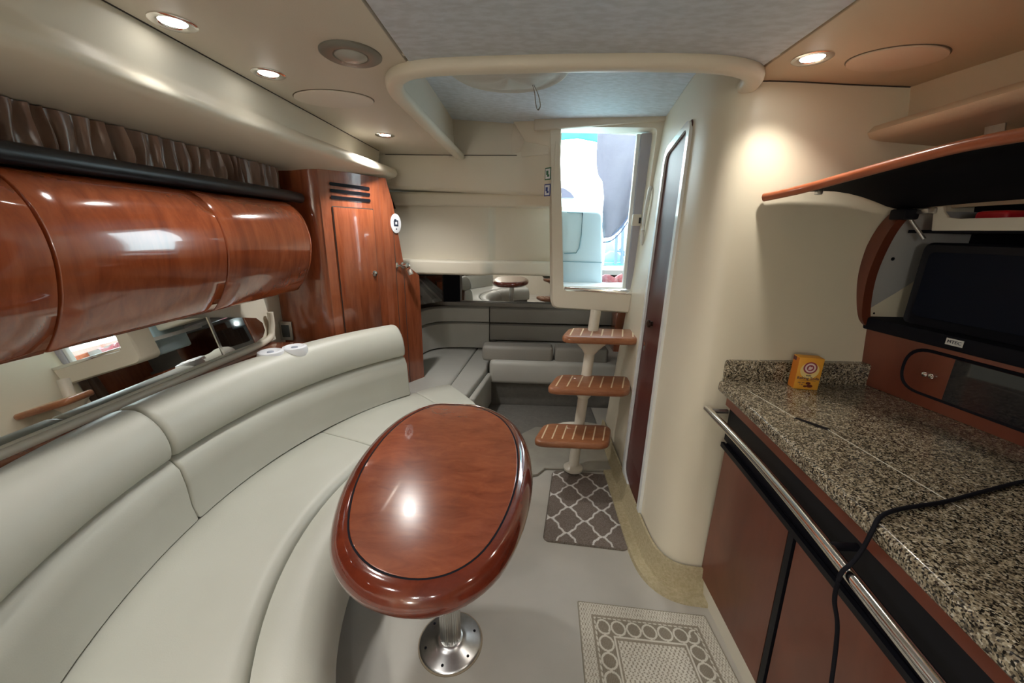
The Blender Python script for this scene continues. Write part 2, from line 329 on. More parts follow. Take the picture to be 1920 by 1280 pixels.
# --- heads door in the partition
def wx(y, z):
    zz = z/1.95; b = .594 + max(0, y-1.8)*.012; t = .662 + max(0, y-1.70)*.085; return b + (t-b)*zz
def wall_poly(pts, d): return [(wx(y, z)-d, y, z) for y, z in pts]
def rquad(c, r, n=5):
    """rounded quad in (y,z)"""
    out = []; N = len(c)
    for i in range(N):
        p = Vector(c[i]); a = (Vector(c[i-1])-p).normalized(); b = (Vector(c[(i+1) % N])-p).normalized()
        s = p+a*r; e = p+b*r
        for k in range(n+1):
            t = k/n; q = s*(1-t)**2 + p*2*t*(1-t) + e*t*t; out.append((q.x, q.y))
    return out
DC = [(1.645, .075), (1.945, .15), (2.135, 1.83), (1.82, 1.885)]
door = empty('door_1', (.60, 1.8, .1)); struct(door)
def ring_between(name, o_, i_, do, di, mat, par):
    rows = [wall_poly(o_, 0.0), wall_poly(o_, do), wall_poly(i_, do), wall_poly(i_, di)]
    return loft(name, rows, mat, par, ring=True, smooth=35)
def grow(c, g):
    m = Vector((sum(p[0] for p in c)/4, sum(p[1] for p in c)/4)); return [(p[0]+math.copysign(g, p[0]-m.x), p[1]+math.copysign(g, p[1]-m.y)) for p in c]
ring_between('door_frame', rquad(grow(DC, .034), .07), rquad(DC, .045), .016, -.002, GEL, door)
ring_between('inner_frame', rquad(DC, .045), rquad(grow(DC, -.028), .03), .006, -.002, DOORR, door)
loft('door_leaf', [wall_poly(rquad(grow(DC, -.028), .03), .002), wall_poly(rquad(grow(DC, -.030), .03), .0045)], DOORR, door, ring=True, cap=True)
hx = wx(1.9, 1.05); lathe('knob', (hx-.004, 1.90, 1.02), [(.012, 0), (.012, .012), (.02, .016), (.02, .026), (.012, .032)], mk('bronze', (.1, .07, .06), .3, metal=1), door, 16, Vector((-1, 0, 0)))
box('lock_plate', (wx(1.97, .93)-.006, 1.975, .88), (.004, .02, .045), CHROME, door)
# ------------------------------------------------------------------ aft moulding under the cockpit
am = empty('wall_aft_moulding', (-.4, 2.9, 1.5)); struct(am)
def xyprism(name, poly, z0, z1, mat, par, bev=.012, seg=3): return prism(name, [(x, y, z0) for x, y in poly], (0, 0, z1-z0), mat, par, bev, seg, 50)
arc = [Vector((p.x, p.y, 0)) for p in cr([(-1.06, 2.872, 0), (-.55, 2.872, 0), (-.22, 2.86, 0), (-.06, 2.845, 0), (.04, 2.80, 0), (.11, 2.75, 0), (.16, 2.70, 0)], 4)]
topz = lambda p: 1.955 if p.x < -.1 else 1.955-.02*(p.x+.1)
def band(zt, zb, path, mat, name, bul=.004, back=.25):
    rows = []
    for p in path:
        q = Vector((0, 1, 0)); zbb = zb(p) if callable(zb) else zb; ztt = zt(p) if callable(zt) else zt
        rows.append([p+Vector((0, 0, ztt)), p+Vector((0, -bul, (ztt+zbb)/2)), p+Vector((0, 0, zbb+.02)), p+Vector((0, .006, zbb+.006)), p+Vector((0, .02, zbb)), p+Vector((.05 if p.x > 0 else 0, back, zbb)), p+Vector((.05 if p.x > 0 else 0, back, ztt))])
    return loft(name, rows, mat, am, ring=True, cap=True, smooth=50)
band(lambda p: 1.957 if p.x < -.12 else 1.957+.05*min(1, (p.x+.12)/.2), lambda p: 1.735-.03*(p.x+1.0)-.06*max(0, p.x+.05), arc, CREAM, 'upper_band')
box('upper_fascia', (-.33, 2.90, 2.06), (.46, .06, .25), HEAD, am, .004)
prism('splay_panel', [(-.12, 2.87, 2.17), (-.035, 2.84, 2.03), (-.075, 2.865, 1.945), (-.14, 2.87, 1.945)], (0, .06, 0), HEAD, am, .004)
prism('splay_panel', [(-.125, 2.82, 2.16), (.19, 2.70, 2.14), (.19, 2.69, 1.955), (.10, 2.745, 1.99), (-.035, 2.83, 2.03)], (0, .05, 0), CREAM, am, .004)
arc2 = [(-1.06, 2.97), (-.1, 2.965), (0, 2.95), (.08, 2.90), (.14, 2.83), (.17, 2.76), (.22, 2.76), (.22, 3.3), (-1.06, 3.3)]
xyprism('lower_lip', arc2, 1.625, 1.72, CREAM, am, .02, 4)
rec = [(-1.06, 3.02), (-.42, 3.0), (-.33, 3.0), (-.295, 3.015), (-.275, 3.045), (-.25, 3.06), (.26, 3.06), (.26, 3.3), (-1.06, 3.3)]
xyprism('recess_panel', rec, 1.20, 1.64, CREAM, am, .004)
rol = [(-1.06, 2.94), (-.40, 2.92), (-.335, 2.925), (-.30, 2.95), (-.27, 2.985), (-.24, 2.995), (.26, 2.995), (.26, 3.3), (-1.06, 3.3)]
xyprism('bottom_roll', rol, 1.125, 1.235, CREAM, am, .022, 4)
box('backing', (-.02, 2.93, 2.06), (.46, .06, .34), CREAM, am)
prism('splay_panel', [(-.09, 2.862, 1.94), (-.035, 2.832, 2.04), (.11, 2.742, 2.0), (.13, 2.735, 1.94)], (0, .05, 0), CREAM, am, .002)
prism('gap_filler', [(-1.10, 2.84, 1.75), (-.99, 2.84, 1.75), (-.99, 2.99, 1.60), (-1.10, 2.99, 1.60)], (-.1, 0, 0), GAP, am)
# overhead of the mid berth (underside of cockpit) and its sides
box('berth_ceiling', (.1, 3.50, 1.14), (2.6, .52, .04), LEATHD, am)
struct(box('wall_berth_left', (-1.13, 3.3, .6), (.05, .86, 1.2), CHERRY))
struct(box('wall_berth_right', (1.3, 3.1, .6), (.05, 1.2, 1.2), CHERRY))
# ------------------------------------------------------------------ companionway frame
cw = empty('companionway_frame', (.45, 2.45, 1.0), 'cream moulded companionway frame around the bright open hatchway', 'frame')
YO = 0
def yo(x): return 2.70-.33*(x-.165)
oc = [Vector((.258, 0, 1.062)), Vector((.705, 0, 1.085)), Vector((.735, 0, 2.045)), Vector((.18, 0, 2.09))]
outc = [Vector((.18, 0, .932)), Vector((.80, 0, .945)), Vector((.80, 0, 2.14)), Vector((.12, 0, 2.15))]
def q3(c, r, dy, n=4):
    return [Vector((a, yo(a)+dy, b)) for a, b in rquad([(p.x, p.z) for p in c], r, n)]
rows = [q3(outc, .05, .16), q3(outc, .05, .02), q3([outc[0]+Vector((.012, 0, .012)), outc[1]+Vector((-.01, 0, .012)), outc[2], outc[3]], .045, 0), q3(oc, .03, 0), q3(oc, .03, .16)]
loft('frame_body', rows, CREAM, cw, ring=True, closed=True, smooth=35)
def cbar(name, x0, x1, z0, z1, dy, th, mat, bev=.003): return prism(name, [(x0, yo(x0)+dy, z0), (x1, yo(x1)+dy, z0), (x1, yo(x1)+dy, z1), (x0, yo(x0)+dy, z1)], (0, th, 0), mat, cw, bev)
cbar('sill_strip', .262, .70, 1.068, 1.092, -.004, .02, CHROME)
cbar('header_trim', .02, .79, 2.075, 2.14, -.02, .03, HEAD, .008)
cbar('door_track', .675, .735, 1.09, 2.04, .09, .04, mk('lilac_grey_jamb', (.38, .37, .42), .5))
cbar('door_slat', .652, .672, 1.09, 2.04, .10, .03, GEL)
cbar('latch_block', .66, .71, 1.50, 1.57, .04, .03, IVORY, .006)
cbar('latch_slot', .695, .706, 1.515, 1.55, .034, .006, BLACK, 0)
tube('grab_handle', cr([(.735, 2.52, 1.72), (.715, 2.47, 1.70), (.70, 2.46, 1.57), (.70, 2.46, 1.42), (.73, 2.50, 1.38)], 5), .011, GEL, cw, 10)
# two stickers at the left of the opening
def sticker(x, y, z, w, h, col, label, par=None):
    e = empty('sticker', (x, y, z), label, 'sticker', None)
    d = Vector((.55, -.83, 0)).normalized(); d = Vector((.5, -.62, 0)).normalized(); nrm = Vector((-d.y*-1, d.x, 0))
    nrm = Vector((d.y, -d.x, 0)); 
    if nrm.y > 0: nrm = -nrm
    u = d; c = Vector((x, y, z)) + nrm*.006
    mat = mk('sticker_print', col, .5); wm = mk('sticker_white', (.8, .82, .85), .5)
    def q(cx, cz, w_, h_, off): return [c+u*(cx-w_/2)+Vector((0, 0, cz-h_/2))+nrm*off, c+u*(cx+w_/2)+Vector((0, 0, cz-h_/2))+nrm*off, c+u*(cx+w_/2)+Vector((0, 0, cz+h_/2))+nrm*off, c+u*(cx-w_/2)+Vector((0, 0, cz+h_/2))+nrm*off]
    prism('backing', q(0, 0, w, h, 0), nrm*.001, mat, e)
    prism('field', q(0, 0, w*.76, h*.82, .001), nrm*.0008, wm, e)
    prism('pictogram', q(-w*.08, h*.08, w*.34, h*.34, .0018), nrm*.0008, mat, e)
    prism('pictogram', q(w*.08, -h*.16, w*.34, h*.18, .0018), nrm*.0008, mat, e)
sticker(.125, 2.735, 1.82, .06, .075, (.04, .16, .09), 'green bordered pictogram sticker, the upper of two beside the hatchway')
sticker(.125, 2.735, 1.72, .06, .075, (.03, .06, .26), 'blue bordered pictogram sticker, the lower of two beside the hatchway')
# ------------------------------------------------------------------ outside: cockpit and marina
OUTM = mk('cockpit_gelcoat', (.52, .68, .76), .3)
ck = empty('cockpit_seat_moulding', (.3, 3.4, 1.0), 'white cockpit seat base with a panel line seen through the hatchway', 'moulding')
xyp = lambda pts, y: [P(a, b, y=y) for a, b in pts]
prism('seat_base', xyp([(1052, 565), (1130, 565), (1130, 410), (1129, 400), (1120, 396), (1052, 394)], 2.95), (0, .3, 0), OUTM, ck, .02, 3)
prism('seat_back', xyp([(1045, 402), (1130, 402), (1133, 370), (1130, 340), (1117, 320), (1090, 322), (1045, 340)], 3.45), (0, .4, 0), mk('bright_gelcoat', (.85, .9, .92), .3), ck, .012, 2)
tube('panel_line', [P(1063, 398, y=2.945), P(1092, 399, y=2.945), P(1090, 440, y=2.945), P(1086, 465, y=2.945), P(1080, 474, y=2.945), P(1058, 475, y=2.945)], .004, mk('panel_joint', (.15, .3, .36), .6), ck, 6)
tube('panel_line', [P(1050, 490, y=2.945), P(1130, 492, y=2.945)], .003, MATS['panel_joint'], ck, 6)
prism('arm_rest', xyp([(1045, 352), (1058, 353), (1070, 361), (1077, 370), (1045, 370)], 3.3), (0, .1, 0), mk('lilac_vinyl', (.20, .20, .28), .5), ck, 0)
fl2 = prism('cockpit_floor', [(.20, 2.72, 1.06), (1.4, 2.72, 1.06), (1.4, 3.35, 1.06), (.20, 3.35, 1.06)], (0, 0, .03), GEL); tag(fl2, 'white cockpit sole outside the hatchway', 'floor'); fl2['kind'] = 'structure'
# hanging canvas flap with curved zipped edge
CANV = mk('grey_canvas', (.13, .13, .155), .8, noise=(6, .3, (.105, .105, .135)), bump=(12, .5, .01))
cv = empty('canvas_flap', (.9, 3.6, 1.4), 'grey canvas cockpit curtain hanging with a curved hem', 'canvas')
edge = [(1122, 225), (1120, 262), (1118, 300), (1121, 325), (1128, 360), (1130, 400), (1129, 425), (1131, 444)]
hem = [(1131, 444), (1145, 442), (1160, 430), (1175, 410), (1190, 380), (1198, 360)]
L = cr([P(a, b, y=3.6) for a, b in edge], 3); n = len(L)
Rr = cr([P(a, b, y=3.6) for a, b in [(1250, 225), (1250, 262), (1250, 290), (1250, 310), (1245, 330), (1225, 350), (1205, 358), (1198, 362)]], 3)
rows = []
for j in range(15):
    t = j/14; rows.append([L[i].lerp(Rr[i], t) + Vector((0, .03*math.sin(9*t+i*.25), 0)) for i in range(n)])
for i in range(n): pass
hemL = cr([P(a, b, y=3.6) for a, b in hem], 4)
# lower edge follows the hem: bend the last rows of points down to it
for j in range(15):
    t = j/14; k = hemL[min(len(hemL)-1, int(t*(len(hemL)-1)))]
    top = rows[j][0]
    rows[j] = [top.lerp(Vector((k.x if t > 0 else L[-1].x, k.y, k.z)), i/(n-1)) + Vector((0, .04*math.sin(7*t+i*.2), 0)) if j > 0 else L[i] for i in range(n)]
sheet('canvas', rows, CANV, cv, .004, (0, 1, 0), 60)
tube('piping', [p+Vector((0, -.01, 0)) for p in hemL], .009, mk('navy_piping', (.06, .08, .14), .5), cv, 8)
tube('piping', [p+Vector((0, -.01, -.045)) for p in hemL], .006, MATS['navy_piping'], cv, 8)
# teal bimini top, water and far boats
tq = empty('bimini_top', P(1085, 240, y=4.2), 'turquoise canvas awning above the cockpit', 'awning')
TQ = mk('turquoise_canvas', (.02, .30, .30), .7, noise=(5, .25, (.06, .45, .46)), bump=(8, .4, .02))
prism('valance', [P(1043, 200, y=4.2), P(1126, 200, y=4.2), P(1126, 266, y=4.2), P(1084, 258, y=4.2), P(1043, 262, y=4.2)], (0, .05, 0), TQ, tq, .01)
for px_ in (1034, 1150):
    q = P(px_, 230, y=4.25); tube('pole', [q, Vector((q.x, q.y, -.39))], .02, ALU, tq, 8)
tube('rail', [P(1034, 205, y=4.25), P(1150, 205, y=4.25)], .02, ALU, tq, 8)
wt = prism('marina_water', [(-12, 5.3, -.4), (20, 5.3, -.4), (20, 60, -.4), (-12, 60, -.4)], (0, 0, .02), mk('teal_water', (.10, .42, .46), .12, bump=(3, .6, .1))); wt['kind'] = 'structure'
bt = empty('moored_boat', (2.0, 8.5, .6), 'far blue hulled boat with white cabin and masts beyond the cockpit', 'boat')
hp = [P(a, b, y=8.5) for a, b in [(1120, 502), (1190, 502), (1186, 620), (1122, 616)]]
prism('hull', hp, (0, 1.2, 0), mk('blue_hull', (.03, .10, .24), .4), bt, .03)
prism('deck', [P(a, b, y=8.45) for a, b in [(1118, 492), (1192, 492), (1190, 503), (1120, 503)]], (0, 1.2, 0), mk('turquoise_deck', (.05, .5, .55), .5), bt, .02)
prism('cabin', [P(a, b, y=8.7) for a, b in [(1132, 492), (1134, 478), (1146, 470), (1160, 474), (1172, 488), (1174, 492)]], (0, .8, 0), mk('grey_blue_cabin', (.12, .18, .32), .5), bt, .02)
prism('cabin', [P(a, b, y=8.9) for a, b in [(1130, 480), (1132, 455), (1144, 446), (1152, 462), (1154, 482)]], (0, .8, 0), mk('cyan_cover', (.15, .62, .66), .6), bt, .03)
for a, b0, b1 in ((1154, 495, 440), (1166, 495, 420), (1181, 500, 400), (1184, 500, 385)):
    tube('mast', [P(a, b0, y=8.4), P(a+2, b1, y=8.4)], .035, MATS['navy_piping'], bt, 6)
tube('rigging', [P(1162, 466, y=8.4), P(1180, 490, y=8.4)], .03, MATS['navy_piping'], bt, 6)
tube('rigging', [P(1154, 470, y=8.4), P(1178, 472, y=8.4)], .03, MATS['navy_piping'], bt, 6)
rr = sheet('red_towel', [[P(1120+k*8, 517+3*math.sin(k*1.9)+r_*7, y=3.0)+Vector((0, .03*math.sin(k*1.3+r_), 0)) for k in range(10)] for r_ in range(3)], mk('red_cloth', (.50, .12, .14), .8, noise=(30, .15, (.55, .30, .30))), None, .03, (0, 1, 0)); tag(rr, 'red crumpled towel on the cockpit edge', 'towel')
# ------------------------------------------------------------------ boarding ladder
ld = empty('boarding_ladder', (.33, 2.12, 0), 'cream post ladder with three inlaid wooden treads under the hatchway', 'ladder')
PB, PT = Vector((.325, 2.13, .0185)), Vector((.435, 2.37, .99))
tube('post', [PB, PT], .032, IVORY, ld, 20)
lathe('base_flange', PB, [(.06, 0), (.06, .012), (.045, .018), (.033, .03)], IVORY, ld, 24)
def tread(z, y0, y1, x0, x1, dx):
    """rounded rectangle tread with bullnose and pale inlay strips"""
    c = [(x0, y0), (x1, y0-.005), (x1+dx, y1), (x0+dx+.02, y1)]
    o_ = rquad(c, .065, 6)
    def lay(s, z_):
        mx = sum(p[0] for p in o_)/len(o_); my = sum(p[1] for p in o_)/len(o_)
        return [(mx+(p[0]-mx)*(1-s/.25), my+(p[1]-my)*(1-s/.12), z_) for p in o_]
    tr = loft('tread', [lay(.012, z-.042), lay(.002, z-.034), lay(0, z-.022), lay(.001, z-.010), lay(.007, z-.002), lay(.012, z)], TEAK, ld, ring=True, cap=True, smooth=50)
    for k in range(7):
        t = (k+.75)/7.5; xa = x0+(x1-x0)*t
        a = Vector((xa+.012, y0+.035, z)); b_ = Vector((xa+dx+.0, y1-.03, z)); d = Vector((.004, 0, 0))
        prism('inlay_strip', [a-d, a+d, b_+d, b_-d], (0, 0, .0012), INLAY, tr)
    pc = PB.lerp(PT, (z-.05)/.99)
    mz = z-.043; cx = (x0+x1+dx)/2; cy = (y0+y1)/2
    rws = []
    for t in (0, .25, .5, .75, 1):
        w = .11*(1-t)**1.3+.034; q = PB.lerp(PT, (mz-.10*t)/.99)
        q = Vector((q.x, q.y-.01*(1-t), mz-.10*t)); rws.append([q+Vector((w*a, (.034+.02*(1-t))*b, 0)) for a, b in circ(1, 16)])
    loft('bracket', rws, IVORY, ld, ring=True, cap=True)
tread(.33, 1.91, 2.135, .055, .485, .055)
tread(.60, 2.03, 2.27, .125, .60, .065)
tread(.87, 2.16, 2.40, .205, .665, .055)
pad = prism('step_platform', [(x, y, 0) for x, y in [(-.30, 2.05), (-.12, 1.98), (.10, 2.06), (.15, 2.13), (.58, 2.13), (.58, 2.62), (.36, 2.66), (.1, 2.66), (-.05, 2.5), (-.2, 2.35)]], (0, 0, .018), mk('ladder_pad_vinyl', (.36, .34, .285), .5, noise=(8, .2, (.28, .26, .22))), None, .006)
tag(pad, 'pale raised vinyl platform on the floor beneath the ladder', 'platform')
# ------------------------------------------------------------------ curved settee
SC = Vector((.40, 1.15, 0))
def sp_(R_, a, z): a = math.radians(a); return Vector((SC.x+R_*math.cos(a), SC.y+R_*math.sin(a), z))
st = empty('curved_settee', (-.8, 1.2, 0), 'curved ivory leather settee wrapping around the pedestal table', 'sofa')
def cushion(name, prof, a0, a1, mat, rnd=.015, puff=0, skew=0, pc=None, parent=None):
    """sweep a closed (R,z) profile round the arc, shrinking it at both ends for soft corners"""
    cR = sum(p[0] for p in prof)/len(prof); cz = sum(p[1] for p in prof)/len(prof)
    Rm = cR; rows = []; L_ = math.radians(a1-a0)*Rm; n = max(6, int(L_/.06)); ss = [0, .15, .4, .7, 1]
    ts = [(rnd*s_/L_, s_) for s_ in ss] + [(t, 1) for t in [rnd/L_+(1-2*rnd/L_)*k/n for k in range(1, n)]] + [(1-rnd*s_/L_, s_) for s_ in ss[::-1]]
    for t, s_ in ts:
        sh = rnd*(1-math.sqrt(max(0, 1-(1-s_)**2)))
        row = []
        for R_, z in prof:
            dR, dz = cR-R_, cz-z; l = math.hypot(dR, dz) or 1; pz = puff*math.sin(PI*min(max(t, 0), 1))
            k = sh/l
            row.append(sp_(R_+dR*k, a0+(a1-a0)*t + skew*(R_-Rm), z+dz*k+(pz if dz < 0 else 0)))
        rows.append(row)
    return loft(name, rows, mat, parent or st, ring=True, cap=True, smooth=60)
def rp(pts, n=3): return [(p.x, p.y) for p in cr([(a, b, 0) for a, b in pts], n, closed=True)]
seat_p = [(1.57, .33), (1.575, .42), (1.56, .446), (1.45, .452), (1.30, .458), (1.20, .455), (1.166, .447), (1.155, .43), (1.152, .30)]
front_p = [(1.151, .30), (1.150, .425), (1.140, .443), (1.11, .447), (1.06, .440), (1.015, .415), (.988, .365), (.98, .31), (.985, .255), (1.00, .235), (1.10, .232)]
back_p = [(1.535, .455), (1.545, .50), (1.546, .60), (1.556, .660), (1.583, .694), (1.62, .70), (1.68, .69), (1.70, .46)]
roll_p = [(1.584, .699), (1.564, .716), (1.562, .76), (1.578, .815), (1.612, .858), (1.65, .880), (1.70, .878), (1.742, .855), (1.755, .80), (1.75, .71), (1.68, .697)]
seat_s, front_s, back_s, roll_s = [rp(q, 2) for q in (seat_p, front_p, back_p, roll_p)]
for a0, a1 in ((125.5, 134.5), (134.5, 158), (158, 212), (212, 250)):
    cushion('seat_cushion', seat_p, a0+.05, a1-.05, LEATH, .012, .004)
for a0, a1 in ((125.5, 134.5), (134.5, 158), (158, 211), (211, 250)):
    cushion('front_roll', front_s, a0+.05, a1-.05, LEATH, .016)
for a0, a1 in ((136.3, 182.2), (182.2, 228)):
    cushion('back_panel', back_p, a0+.05, a1-.05, LEATH, .012)
    cushion('top_roll', roll_s, a0+.05, a1-.05, LEATH, .02)
cushion('base', [(1.55, 0), (1.55, .35), (1.16, .35), (1.10, .24), (1.09, .05), (1.13, .0)], 127, 250, CARPD, .01)
# backing so that the backrest end and rear look solid
cushion('backrest_shell', [(1.70, .05), (1.70, .69), (1.755, .70), (1.757, .05)], 137, 228, CHERRY, .006)
# ------------------------------------------------------------------ shelf behind the settee, mirror surround and mirror
sh = prism('ledge', [(-1.47, -.2, .80), (-1.10, -.2, .80), (-1.33, .6, .80), (-1.335, 1.0, .80), (-1.33, 1.5, .80), (-1.22, 1.90, .80), (-1.16, 2.02, .80), (-1.47, 2.02, .80)], (0, 0, .035), CHERRY, None, .006)
tag(sh, 'glossy cherry wood shelf behind the settee backrest', 'shelf')
sr = empty('mirror_surround', (-1.43, 1.2, .84), 'cream padded surround framing the long mirror above the settee shelf', 'surround')
prism('pad', [(-1.418, -.45, .835), (-1.488, -.45, 1.27), (-1.50, -.45, 1.27), (-1.50, -.45, .835)], (0, 2.51, 0), CREAM, sr, .006, 3)
sweep('sill_roll', cr([(-1.415, -.3, .842), (-1.413, .9, .842), (-1.408, 1.6, .845), (-1.405, 1.95, .855), (-1.41, 2.02, .91), (-1.412, 2.03, 1.0)], 5), circ(.016, 10), CREAM, sr)
mr = empty('long_mirror', (-1.41, 1.2, .86), 'long mirror in two panes with a chrome joint below the cherry lockers', 'mirror')
mp_pts = [(1.0, 1.09), (-.3, 1.15), (-.3, .862), (.9, .862), (1.665, .876)]
def yzp(name, pts, x, th, mat, par, bev=0): return prism(name, [(x-(z-.862)*.16, y, z) for y, z in pts], (th, 0, th*.16), mat, par, bev)
yzp('pane', [(-.3, .862), (1.655, .872), (1.640, 1.055), (1.4, 1.085), (1.0, 1.12), (-.3, 1.2)], -1.418, .008, MIRR, mr)
yzp('pane', [(1.668, .872), (1.88, .868), (1.945, .88), (1.975, .91), (1.975, .95), (1.94, .985), (1.86, 1.005), (1.653, 1.05)], -1.418, .008, MIRRD, mr)
yzp('joint', [(1.655, .870), (1.668, .870), (1.653, 1.055), (1.640, 1.055)], -1.418, .011, CHROME, mr)
# ------------------------------------------------------------------ round white rings on the shelf
for (px, py, lab) in ((508, 664, 'round white plastic lid on the shelf, nearer the mirror'), (553, 655, 'round white plastic lid beside the tall locker')):
    c = P(px, py, z=.872); c.z = .8352
    o = empty('plastic_lid', c, lab, 'lid', 'white lids on the shelf')
    lathe('rim', c, [(.050, 0), (.056, .006), (.058, .034), (.054, .052), (.043, .056), (.034, .050), (.016, .047)], WHITE, o, 28)
    lathe('centre_cap', c+Vector((0, 0, .047)), [(.015, 0), (.014, .005), (.006, .007)], mk('grey_cap', (.35, .38, .45), .4), o, 14)
# ------------------------------------------------------------------ cherry overhead lockers
lk = empty('overhead_locker', (-1.2, 1.1, 1.1), 'glossy bowed cherry overhead locker with three doors on the left side', 'locker')
LP = [(-1.235, 1.578), (-1.19, 1.568), (-1.145, 1.535), (-1.11, 1.48), (-1.093, 1.41), (-1.095, 1.34), (-1.115, 1.26), (-1.150, 1.19), (-1.19, 1.14)]
def lock_rows(y0, y1, lean0=0, lean1=0, inset=0):
    rows = []
    pr = cr([(x, 0, z) for x, z in LP], 3)
    for k in range(9):
        t = k/8; row = []
        for p in pr:
            dy = .02*((p.z-1.36)/.22)**2
            row.append((p.x, y0+(y1-y0)*t, p.z))
        rows.append(row)
    return rows
def lock_door(y0, y1, endround=0):
    pr = [(p.x, p.z) for p in cr([(x, 0, z) for x, z in LP], 3)]
    ysd = [y0, y0+.003] + [y0+.003+(y1-y0-.006)*k/8 for k in range(1, 8)] + [y1-.003, y1]
    rows = []
    for i, y in enumerate(ysd):
        ins = .004 if i in (0, len(ysd)-1) else 0
        row = [(x - ins, y + .0, z) for x, z in pr] + [(x-.02, y, z) for x, z in pr[::-1]]
        rows.append(row)
    if endround:
        rows = rows[:-2]
        for t in (.0, .35, .65, .85, .96, 1.0):
            k = 1-math.sqrt(1-t*t) if t < 1 else 1
            row = [(x-.10*k*(1 if 0 else 1), y1-.09+.09*t, 1.36+(z-1.36)*(1-.06*k)) for x, z in pr] + [(x-.02-.10*k, y1-.09+.09*t, 1.36+(z-1.36)*(1-.06*k)) for x, z in pr[::-1]]
            rows.append(row)
    return loft('door', rows, CHERRYL, lk, ring=True, cap=True, smooth=50)
lock_door(-.2, .862); lock_door(.868, 1.392); lock_door(1.398, 2.03, 1)
prism('body', [(-1.44, -.2, 1.145), (-1.20, -.2, 1.15), (-1.17, -.2, 1.20), (-1.135, -.2, 1.27), (-1.118, -.2, 1.34), (-1.116, -.2, 1.41), (-1.133, -.2, 1.475), (-1.165, -.2, 1.525), (-1.24, -.2, 1.565), (-1.44, -.2, 1.575)], (0, 2.12, 0), GAP, lk)
tube('padded_rail', [(-1.20, -.2, 1.605), (-1.20, 1.0, 1.605), (-1.205, 2.0, 1.605), (-1.215, 2.12, 1.602)], .026, NAVY, lk, 14)
box('top_shelf', (-1.33, .95, 1.587), (.22, 2.3, .014), BLACKM, lk)
# window and curtain above the lockers
wn = struct(box('window_1', (-1.462, 1.0, 1.67), (.02, 2.4, .17), GLASSD))
def curtain(name, x, y0, y1, z0, z1, mat, label, amp=.016, folds=22, seed=3, par=None):
    rnd = random.Random(seed); n = int((y1-y0)/.006); ph = [rnd.uniform(.6, 1.4) for _ in range(folds+1)]
    cum = [0]
    for p_ in ph: cum.append(cum[-1]+p_)
    rows = []
    amps = [rnd.uniform(.5, 1.3) for _ in range(folds+2)]
    for k in range(9):
        v = k/8; row = []
        for i in range(n+1):
            t = i/n*cum[-1]; j = max(q for q in range(len(cum)) if cum[q] <= t+1e-9); j = min(j, folds)
            f = (t-cum[j])/ph[j]; a = amps[j]*amp*(.35+.65*math.sin(PI*(.15+.8*v)))
            xx = a*math.sin(2*PI*f)+ .25*a*math.sin(4*PI*f+j)+.1*a*math.sin(9*v+j*2)
            row.append((x+xx, y0+(y1-y0)*i/n+.008*math.sin(5*v+j*1.7)*math.sin(PI*f), z1+(z0-z1)*v))
        rows.append(row)
    o = sheet(name, rows, mat, par, .0015, (-1, 0, 0), 70)
    if label: tag(o, label, 'curtain')
    return o
curtain('window_curtain', -1.275, -.1, 2.06, 1.60, 1.742, SATIN, 'brown satin pleated curtain above the cherry overhead locker', .015, 44)
# ------------------------------------------------------------------ hanging locker
hl = empty('hanging_locker', (-1.1, 2.4, 0), 'tall cherry hanging locker with a vented top at the end of the settee', 'locker')
fr = [(-1.44, 2.185), (-1.26, 2.175), (-1.19, 2.18), (-1.15, 2.20), (-1.125, 2.235), (-.965, 2.535), (-.945, 2.565), (-.915, 2.60)]
pth = [Vector(p) for p in [(a, b, 0) for a, b in fr]]
def vwall(name, pts, z0, z1, mat, par, th=(-.02, .012, 0), smooth=60):
    return sheet(name, [[(x, y, z0) for x, y in pts], [(x, y, z1) for x, y in pts]], mat, par, 1, th, smooth)
vwall('carcass', [(p.x, p.y) for p in cr(pth, 4)], 0.0, 1.765, CHERRY, hl)
# locker front parts lie on the straight face
A0, A1 = Vector((-1.125, 2.235, 0)), Vector((-.965, 2.535, 0)); fd = (A1-A0).normalized(); fn = Vector((fd.y, -fd.x, 0))
def fp(u, z, o=0): return A0+fd*u+fn*o+Vector((0, 0, z))
LW = (A1-A0).length
def fpoly(name, pts, o, th, mat, par, bev=0): return prism(name, [fp(u, z, o) for u, z in pts], fn*th, mat, par, bev)
fpoly('door_gap', [(.022, .785), (LW-.03, .785), (LW-.03, 1.573), (.022, 1.573)], .0045, .001, GAP, hl)
dl = fpoly('door', [(.026, .79), (LW-.034, .79), (LW-.034, 1.568), (.026, 1.568)], .005, .004, CHERRY, hl, .0015)
kc = fp(LW-.06, 1.175, .008); lathe('knob', kc, [(.018, 0), (.018, .003), (.012, .006), (.012, .012), (.007, .013)], CHROME, dl, 20, fn)
for k in range(3):
    z = 1.690-k*.035
    fpoly('vent_slot', rquad([(.02, z-.009), (LW-.045, z-.009), (LW-.045, z+.009), (.02, z+.009)], .008, 3), .0055, .001, BLACK, hl)
